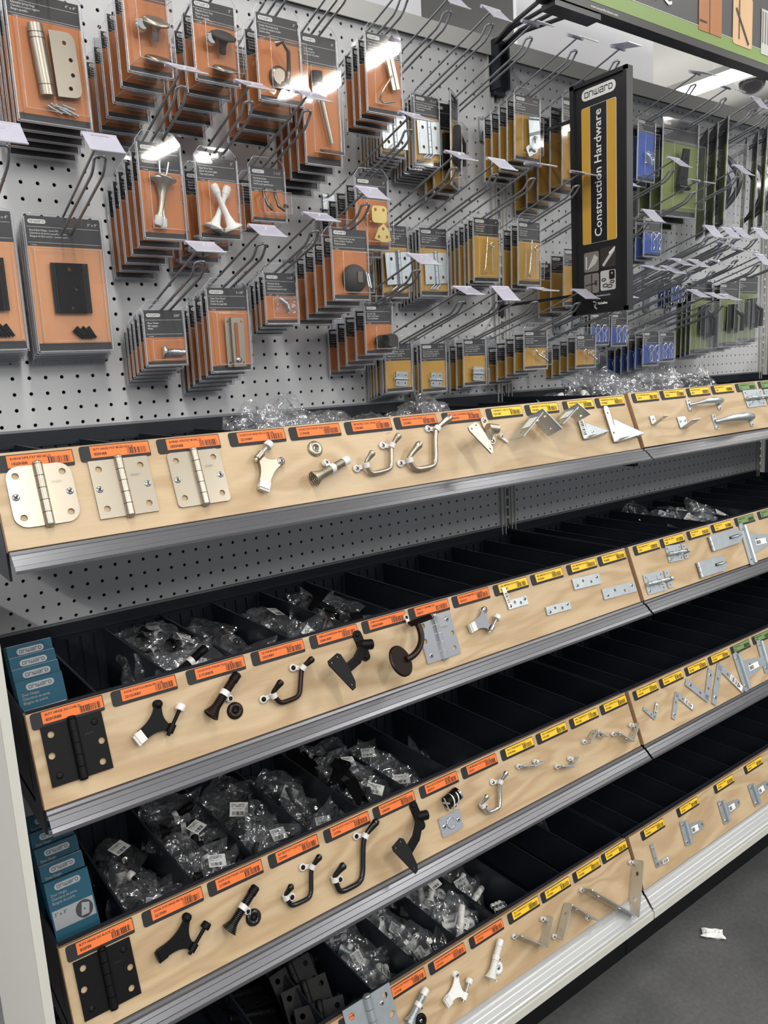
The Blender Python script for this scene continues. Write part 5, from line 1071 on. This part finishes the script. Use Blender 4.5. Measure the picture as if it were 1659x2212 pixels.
# ------------------------------------------------------------------ bags in the bins
def bagged(kind):
    m = MB(); r = random.Random(hash(kind) % 999 if False else len(kind) * 7)
    if kind == 'hook': m.tube([(-.03, 0, .012), (-.036, .004, -.01), (-.02, 0, -.022), (.012, .004, -.018), (.02, 0, .008), (.036, -.004, .018)], [.005, .004, .004, .004, .004, .006], 'black_metal', 9)
    elif kind == 'bronze': m.tube([(-.03, 0, .012), (-.036, .004, -.01), (-.02, 0, -.022), (.012, .004, -.018), (.02, 0, .008), (.036, -.004, .018)], [.005, .004, .004, .004, .004, .006], 'bronze', 9); m.lathe([(.005, 0), (.004, .005)], 'copper_tip', 10, T(.036, -.004, .016))
    elif kind == 'stop': m.merge(pk(pinstop_parts('black_metal', (-.02, .02), (.02, .012), (.004, -.012), (-.028, -.022)), RX(pi / 2)))
    elif kind == 'spring': m.merge(pk(spring_parts('black_metal', (-.03, -.01), (.034, .012), (.02, -.02), tip='black_metal'), RX(pi / 2)))
    elif kind == 'springz': m.merge(pk(spring_parts('zinc', (-.03, -.01), (.034, .012), (.02, -.02), tip='nylon'), RX(pi / 2)))
    elif kind == 'springw': m.merge(pk(spring_parts('white_plastic', (-.03, -.01), (.034, .012), (.02, -.02), tip='nylon'), RX(pi / 2)))
    elif kind == 'stopw': m.merge(pk(pinstop_parts('white_plastic', (-.02, .02), (.02, .012), (.004, -.012), (-.028, -.022)), RX(pi / 2)))
    elif kind == 'bracket': m.merge(pk(bracket_parts('black_metal', (-.03, -.01), (.03, .012)), T(0, .02, 0) @ RX(pi / 2)))
    elif kind == 'zhook': m.tube([(-.03, 0, .012), (-.036, .004, -.01), (-.02, 0, -.022), (.012, .004, -.018), (.02, 0, .008), (.036, -.004, .018)], [.005, .004, .004, .004, .004, .006], 'chrome', 9)
    elif kind == 'brace': m.merge(pk(L_brace('zinc', (0, -.02), (-.03, .02), (.03, .016), w=.014), RX(pi / 2)))
    elif kind == 'none': return None
    return m
FILM = [crumple(.050, .040, .017, s, n=14).mesh('film') for s in (1, 2, 3, 4, 5, 6)]
HW = {}
def tag_mesh():
    b = MB(); b.box((-.016, -.0004, -.011), (.016, 0, .011), 'paper'); wm, ww = wordmark(.004, 'ink', .2); b.merge(wm, T(-.013, -.0007, .004) @ UP @ Matrix.Diagonal((.022 / ww, 1, 1, 1))); b.merge(barcode(.02, .006, 'ink', 22, 5), T(-.012, -.0007, -.009) @ UP)
    b.merge(text_mb('MADE IN TAIWAN', .002, 'ink'), T(-.012, -.0007, .0) @ UP); return b.mesh('paper_tag')
TAGM = tag_mesh()
def bag(X, kind, film, label, group, withtag):
    t = thing('plastic_bag', X, label, 'bag', group); link('film', FILM[film % 6], t)
    if kind not in HW: q = bagged(kind); HW[kind] = q.mesh('bagged_' + {'hook': 'coat_hook', 'bronze': 'coat_hook', 'zhook': 'coat_hook', 'stop': 'door_stop', 'stopw': 'door_stop', 'spring': 'spring_stop', 'springz': 'spring_stop', 'springw': 'spring_stop', 'bracket': 'bracket', 'brace': 'brace'}.get(kind, 'part')) if q else None
    if HW[kind]: link('bagged_hardware', HW[kind], t)
    if withtag: link('paper_tag', TAGM, t, T(.012, -.021, .004) @ RY(.25) @ RX(-.1))
def binx(i): return -.037 + .1018 * i if i < 12 else 1.1645 + .1016 * (i - 12)
# shelf, bin, kind, count, height above deck where the heap tops out, y range, label words
HEAPS = [
 (2, 1, 'stop', 3, .045, (-.32, -.20), 'white tipped door stops low in the second bin'), (2, 2, 'spring', 8, .125, (-.32, -.06), 'dark spring stops heaped in the third bin'), (2, 3, 'bronze', 7, .105, (-.32, -.06), 'bronze coat hooks in the fourth bin'), (2, 4, 'bronze', 6, .12, (-.32, -.08), 'bronze coat hooks in the fifth bin'), (2, 5, 'bracket', 6, .12, (-.31, -.08), 'dark brackets piled in the sixth bin'), (2, 6, 'bracket', 3, .06, (-.30, -.16), 'dark brackets in the seventh bin'), (2, 7, 'none', 1, .05, (-.32, -.28), 'folded plastic left in the eighth bin'),
 (2, 14, 'none', 2, .075, (-.25, -.08), 'empty wrap in the third right bay bin'), (2, 13, 'none', 2, .08, (-.2, -.05), 'clear wrap in the second right bay bin'), (2, 15, 'brace', 3, .09, (-.3, -.1), 'zinc pieces in the fourth right bay bin'), (2, 16, 'brace', 5, .125, (-.3, -.06), 'zinc bolts in the fifth right bay bin'), (2, 17, 'brace', 5, .12, (-.3, -.1), 'zinc hasps in the sixth right bay bin'),
 (3, 1, 'stop', 5, .10, (-.32, -.12), 'black hinge pin stops in the second bin'), (3, 2, 'spring', 8, .125, (-.32, -.06), 'black spring stops heaped in the third bin'), (3, 3, 'hook', 6, .11, (-.32, -.08), 'black coat hooks in the fourth bin'), (3, 4, 'hook', 6, .11, (-.32, -.08), 'large black coat hooks in the fifth bin'), (3, 5, 'bracket', 8, .13, (-.32, -.06), 'black handrail brackets in the sixth bin'), (3, 6, 'zhook', 5, .10, (-.30, -.1), 'ball catches in the seventh bin'), (3, 7, 'zhook', 3, .05, (-.30, -.12), 'chrome coat hooks in the eighth bin'),
 (4, 5, 'springz', 8, .10, (-.31, -.08), 'zinc spring stops in the sixth bin'), (4, 6, 'stopw', 7, .11, (-.31, -.08), 'white hinge pin stops in the seventh bin'), (4, 7, 'springw', 9, .125, (-.31, -.05), 'white spring stops in the eighth bin'), (4, 8, 'springw', 3, .10, (-.22, -.06), 'loose white pieces at the back of the ninth bin'),
 (1, 4, 'none', 5, .16, (-.30, -.12), 'thin empty wrap poking over the fifth top bin'), (1, 5, 'none', 4, .145, (-.31, -.15), 'thin empty wrap poking over the sixth top bin'), (1, 6, 'zhook', 2, .115, (-.31, -.2), 'nickel hooks in the seventh top bin'), (1, 7, 'none', 4, .155, (-.31, -.15), 'flat clear wrap over the eighth top bin'),
 (1, 12, 'springz', 3, .155, (-.28, -.1), 'zinc items rising over the first right bay top bin'), (1, 13, 'none', 6, .18, (-.3, -.08), 'clear wrap rising over the second right bay top bin'), (1, 14, 'none', 5, .17, (-.3, -.1), 'clear wrap rising over the third right bay top bin'), (1, 15, 'none', 2, .135, (-.3, -.1), 'clear wrap over the fourth right bay top bin'), (1, 16, 'none', 4, .17, (-.3, -.1), 'clear wrap over the fifth right bay top bin'),
]
rb = random.Random(11)
for k, bi, kind, cnt, top, (y0, y1), lb in HEAPS:
    for j in range(cnt):
        f = (j + .5) / cnt; x = binx(bi) + rb.uniform(-.012, .012); y = y0 + (y1 - y0) * f + rb.uniform(-.015, .015)
        z = ZT[k] - .116 + max(.022, top - (.025 if k in (2, 3) else .035) - .025 * rb.random()) - .012 * (j % 2)
        X = T(x, y, z) @ RZ(rb.uniform(-1.2, 1.2)) @ RX(rb.uniform(-1.25, -.35)) @ RY(rb.uniform(-.7, .7)) @ Matrix.Scale(rb.uniform(.85, 1.1), 4)
        bag(X, kind, j + bi, f'clear polybag of {lb}, {ORD[k]} shelf', f'bags of {lb}, {ORD[k]} shelf', j % 3 == 1 and kind != 'none')
    # loose layer below, so the heap is not hollow
    if top > .09 and kind != 'none' and k != 1:
        for j in range(max(2, cnt // 2)):
            X = T(binx(bi) + rb.uniform(-.015, .015), y0 + (y1 - y0) * (j + .5) / max(2, cnt // 2), ZT[k] - .116 + .026) @ RZ(rb.uniform(-2, 2)) @ RX(-1.4) @ Matrix.Scale(.8, 4)
            bag(X, kind, j, f'clear polybag of {lb}, {ORD[k]} shelf', f'bags of {lb}, {ORD[k]} shelf', False)
# loose hinges and braces in the bottom and right bins
def loose(name, parts, X, label, group): t = thing(name, X, label, name.replace('_', ' '), group); attach(t, parts)
for j in range(5): loose('butt_hinge', hinge_parts('black_metal', .09, 0), T(.425 - .0 + .004 * j - .1, -.31 + .05 * j, ZT[4] - .05 + .006 * j) @ RZ(.2 * j - .3) @ RX(.9) , 'loose dark hinge in the bottom shelf bin left of the spring stops', 'loose dark hinges in the bottom bins')
for j in range(4): loose('butt_hinge', hinge_parts('black_metal', .09, 0), T(.22 + .01 * j, -.30 + .05 * j, ZT[4] - .06 + .005 * j) @ RZ(1.2 + .2 * j) @ RX(.4), 'loose dark hinge in the bottom shelf bin at the lower edge', 'loose dark hinges in the fourth bottom bin')
for j in range(6): loose('corner_brace', L_brace('zinc', (0, 0), (-.03, .05), (.05, .0), w=.016), T(.79 + .0045 * j, -.315 + .016 * (j % 2), ZT[4] - .075) @ RZ(-.3 + .02 * j) @ RX(pi / 2), 'zinc corner brace standing in the row beside the white spring stops', 'zinc corner braces standing in the ninth bottom bin')
for j in range(3): loose('corner_brace', L_brace('zinc', (0, 0), (-.02, .03), (.03, .0), w=.014), T(.90 + .02 * j, -.31, ZT[4] - .10) @ RZ(.5 * j) @ RX(pi / 2), 'small dark corner brace left in the tenth bottom bin', 'corner braces left in the tenth bottom bin')
for j in range(3): loose('corner_brace', L_brace('zinc', (0, 0), (-.05, .09), (.05, .0), w=.022), T(1.09 + .012 * j, -.06 - .02 * j, ZT[4] - .085) @ RZ(.15 * j) @ RX(pi / 2), 'large zinc corner brace standing at the back of the twelfth bottom bin', 'large corner braces in the twelfth bottom bin')
for k, xx, yy, nm, lb in ((2, 1.62, -.14, 'barrel_bolt', 'loose zinc barrel bolt lying in a right bay bin of the second shelf'), (2, 1.70, -.16, 'barrel_bolt', 'loose zinc barrel bolt beside another in the second shelf'), (2, 1.57, -.26, 'barrel_bolt', 'loose zinc barrel bolt near the front of the second shelf'), (3, 1.66, -.12, 'hasp', 'dark hasp lying in a right bay bin of the third shelf'), (3, 1.52, -.20, 'hasp', 'dark flat hasp at the back of the third shelf right bay'), (3, 1.86, -.12, 'tee_hinge', 'dark tee hinge lying in the third shelf at the far right'), (3, 1.70, -.30, 'hasp', 'zinc hasp near the front of the third shelf right bay'), (4, 1.47, -.27, 'mending_plate', 'loose zinc screw plate in the bottom shelf right bay')):
    fp = {'barrel_bolt': bolt_parts('zinc', (-.04, 0), (.045, 0)), 'hasp': hasp_parts('zinc' if 'zinc' in lb else 'black_metal', (-.04, 0), (.045, 0)), 'tee_hinge': tee_parts('black_metal', (-.05, 0), (.06, 0)), 'mending_plate': plate_parts('zinc', (-.03, 0), (.03, 0), False)}[nm]
    loose(nm, fp, T(xx, yy, ZT[k] - .1155 + (.085 if k == 2 else .004)) @ RZ(.8 * xx * 3) @ RX(-.35 if k == 2 else 0), lb, None)
# hinge boxes
def hinge_box(X, label, group, face=True, silver=False):
    t = thing('hinge_box', X, label, 'box', group); w, h, d = .060, .098, .019
    b = MB(); b.box((-w / 2, 0, 0), (w / 2, d, h), 'box_teal'); b.box((-w / 2 + .0003, .0004, h - .0002), (w / 2 - .0003, d - .0004, h + .0004), 'box_silver' if silver else 'box_teal_dark'); b.build('carton', t)
    b = MB(); b.box((-w / 2 + .002, -.0004, h * .34), (w / 2 - .002, 0, h * .60), 'box_silver'); b.box((-w / 2 + .002, -.0004, h * .03), (w / 2 - .004, 0, h * .18), 'box_silver'); b.lathe([(.012, 0), (.012, .0004)], 'card_black', 20, T(w / 2 - .016, -.0002, h * .47) @ UP); b.plate([(-.006, -.008), (.005, -.008), (.008, .006), (-.002, .009)], .0003, 'box_silver', [(0, 0, .0012)], T(w / 2 - .016, -.0008, h * .47) @ UP); b.build('printed_panel', t)
    pill(0, 0, .036, .009, 0, back='box_silver', ink='box_teal_dark').build('logo', t, T(0, -.0004, h * .90) @ UP)
    b = MB(); b.merge(text_mb('Door Hinges\nCharnières de porte\nBisagras de puerta', .0052, 'box_silver', sx=.8), T(-w / 2 + .005, -.0006, h * .79) @ UP); b.merge(text_mb('3" x 3"', .0065, 'ink'), T(-w / 2 + .004, -.0007, h * .52) @ UP); b.merge(barcode(.034, .009, 'ink', 30, 8), T(-w / 2 + .008, -.0007, h * .06) @ UP); b.build('lettering', t)
BN = ['frontmost', 'second', 'third', 'fourth', 'rearmost']
for i in range(4): hinge_box(T(-.050 + .002 * i, -.318 + .022 * i, ZT[2] - .070 + .010 * i) @ RZ(.05) @ RX(-.32), f'teal door hinge box, {BN[i]} in the first bin of the second shelf', 'teal hinge boxes in the second shelf', silver=i > 0)
for i in range(5): hinge_box(T(-.048 + .001 * i, -.312 + .026 * i, ZT[3] - .040 + .013 * i) @ RZ(.03) @ RX(-.42), f'teal door hinge box, {BN[i]} in the first bin of the third shelf', 'teal hinge boxes in the third shelf', silver=i == 1)
for k in (2, 3):
    for j in range(2 if k == 2 else 4):
        for yy in (-.20, -.09): hinge_box(T(-.046, yy, ZT[k] - .115 + .0195 * j) @ RX(pi / 2) @ T(0, -.019, 0), f'teal door hinge box lying flat under the leaning ones, {ORD[k]} shelf', f'flat teal hinge boxes under the leaning ones, {ORD[k]} shelf')
# ------------------------------------------------------------------ blade sign
BX = 1.118
FR = Matrix(((0, 0, -1, BX), (-1, 0, 0, -.230), (0, 1, 0, 1.495), (0, 0, 0, 1)))
t = thing('blade_sign', FR, 'tall narrow black blade sign reading Construction Hardware on yellow stripes', 'sign')
w, h = .140, .460
b = MB(); b.box((0, 0, -.018), (w, h, -.003), 'sign_black')
for a, c in (((0, 0), (w, .008)), ((0, h - .008), (w, h)), ((0, 0), (.010, h)), ((w - .008, 0), (w, h))): b.box((a[0], a[1], -.003), (c[0], c[1], .002), 'sign_black')
b.build('frame', t)
b = MB(); b.plate(rrect(.086, .268, .004, .0695, .2765), .0004, 'sign_white', z0=-.003); b.plate(rrect(.0845, .2665, .0036, .0695, .2765), .0004, 'sign_yellow', z0=-.0025); b.box((.0485, .1435, -.0024), (.0905, .4095, -.0019), 'sign_white'); b.box((.0493, .1435, -.0022), (.0897, .4095, -.0016), 'sign_black'); b.build('stripe_panel', t)
pill(.0695, .434, .084, .022, -.0028, back='sign_white', ink='sign_black', lw=.2).build('logo', t)
b = MB(); q = text_mb('Construction Hardware', .0252, 'sign_white', 'CENTER', bold=.0003); b.merge(q, T(.0765, .2765, -.0012) @ RZ(pi / 2)); b.build('lettering', t)
b = MB(); pr = random.Random(3)
for i, (cx, cy) in enumerate(((.048, .106), (.090, .110), (.048, .062), (.090, .064))):
    b.plate(rrect(.038, .040, .004, cx, cy), .0003, ('pic_grey', 'pic_dark', 'pic_grey', 'pic_light')[i], z0=-.003)
b.plate([(.038, .090), (.056, .120), (.066, .112), (.058, .100)], .0003, 'pic_light', z0=-.0026); b.box((.033, .092, -.0026), (.037, .118, -.0022), 'pic_light')
b.plate([(.076, .096), (.080, .092), (.107, .120), (.105, .128)], .0003, 'pic_light', z0=-.0026); b.plate([(.092, .118), (.096, .114), (.108, .124), (.108, .129)], .0003, 'sign_white', z0=-.0024)
b.box((.0475, .043, -.0026), (.050, .081, -.0022), 'pic_dark'); b.tube([(.033, .060, -.002), (.062, .062, -.002)], .0009, 'pic_dark', 6); b.box((.057, .057, -.0026), (.062, .067, -.0022), 'pic_dark')
b.plate(rrect(.014, .018, .003, .100, .074), .0003, 'sign_black', [(0.100, .077, .002)], z0=-.0026)
for cx, cy, r in ((.084, .054, .006), (.095, .052, .006), (.101, .060, .005), (.080, .066, .005)): b.tube([(cx + r * math.cos(a), cy + r * .5 * math.sin(a), -.002) for a in [i * pi / 6 for i in range(13)]], .0008, 'pic_dark', 5)
b.build('product_pictures', t)
b = MB(); b.merge(text_mb('onwardhardware.com', .0058, 'sign_white', 'CENTER'), T(.070, .0335, -.0026)); b.merge(text_mb('Richelieu', .0066, 'sign_white', bold=.0003), T(.064, .0175, -.0026)); b.ribbon([(.053, .024), (.059, .024), (.060, .019), (.054, .016), (.061, .008)], .003, 'sign_white', z=-.0026); b.build('small_print', t)
b = MB(); b.box((-.22, .395, -.010), (.002, .401, -.006), 'sign_black'); b.box((-.22, .040, -.010), (.002, .046, -.006), 'sign_black'); b.box((-.228, .020, -.016), (-.222, .070, .0), 'sign_black'); b.box((-.228, .375, -.016), (-.222, .425, .0), 'sign_black'); b.build('support_arm', t)

# ------------------------------------------------------------------ overhead header sign and its bracket
t = thing('header_sign', T(1.122, -.30, 2.072), 'long overhead header sign with green stripe and door pictures', 'sign')
b = MB(); b.box((-.147, 0, 0), (2.3, .03, .36), 'sign_black'); b.box((-.147, -.002, 0), (2.3, 0, .014), 'sign_black'); b.build('sign_box', t)
b = MB(); b.box((-.145, -.0012, .014), (2.3, -.0002, .36), 'sign_grey'); b.box((-.145, -.0018, .016), (2.3, -.0010, .044), 'sign_green'); b.box((0, -.0022, .0445), (2.3, -.001, .0455), 'sign_white'); b.build('graphic_panel', t)
b = MB(); b.merge(text_mb('Gate Hardware', .075, 'sign_white', 'RIGHT'), T(.247, -.003, .063) @ UP); b.merge(text_mb('www.onwardhardware.com', .0075, 'sign_white'), T(-.030 + .004, -.0026, .004) @ UP @ Matrix.Scale(1, 4)); b.build('lettering', t)
b = MB(); b.plate([(.346, .037), (.438, .037), (.438, .14), (.346, .14)], .0006, 'door_wood', (), T(0, -.0022, 0) @ UP); b.box((.388, -.0034, .037), (.390, -.0026, .14), 'pic_dark')
for z in (.055, .115): b.box((.350, -.0036, z), (.378, -.0026, z + .004), 'card_black')
b.build('door_picture', t)
b = MB(); b.plate(rrect(.085, .11, .008, .528, .090), .0006, 'door_pale', (), T(0, -.0022, 0) @ UP); b.ribbon([(.500, .11), (.552, .045)], .006, 'card_black', UP, .004); b.ribbon([(.512, .05), (.512, .14)], .004, 'pic_dark', UP, .0036); b.build('gate_picture', t)
b = MB(); b.plate([(.612, .035), (.71, .035), (.71, .135), (.612, .135)], .0006, 'pic_light', (), T(0, -.0022, 0) @ UP)
for i in range(7): b.box((.616 + .012 * i, -.0034, .06), (.621 + .012 * i, -.0026, .13), 'pic_grey')
b.build('fence_picture', t)
t = thing('sign_bracket', T(1.130, 0, 2.05), 'black steel bracket arms rising from the post to the header sign', 'bracket')
b = MB(); b.box((-.016, -.02, -.045), (.016, -.004, .072), 'black_steel'); b.box((-.018, -.034, -.035), (-.012, -.004, .070), 'black_steel'); b.box((.012, -.034, -.035), (.018, -.004, .070), 'black_steel'); b.build('post_plate', t)
for x0_, x1_ in ((-.014, -.118), (-.012, -.085), (.012, -.055), (.014, -.012)):
    b = MB(); b.tube([(x0_, -.018, .060), (x0_ + (x1_ - x0_) * .25, -.09, .066), (x1_, -.245, .040), (x1_, -.272, .022)], .0045, 'black_steel', 4); b.build('bracket_arm', t)
b = MB(); b.box((-.135, -.300, .010), (.0, -.266, .020), 'black_steel'); b.build('sign_clamp', t)
# litter
b = crumple(.026, .017, .009, 9, 'paper', 8); o = b.build('paper_scrap', None, T(1.344, -.446, .006) @ RZ(-.9) @ RX(-pi / 2)); tag(o, 'small crumpled scrap of white tape on the concrete floor', 'litter')
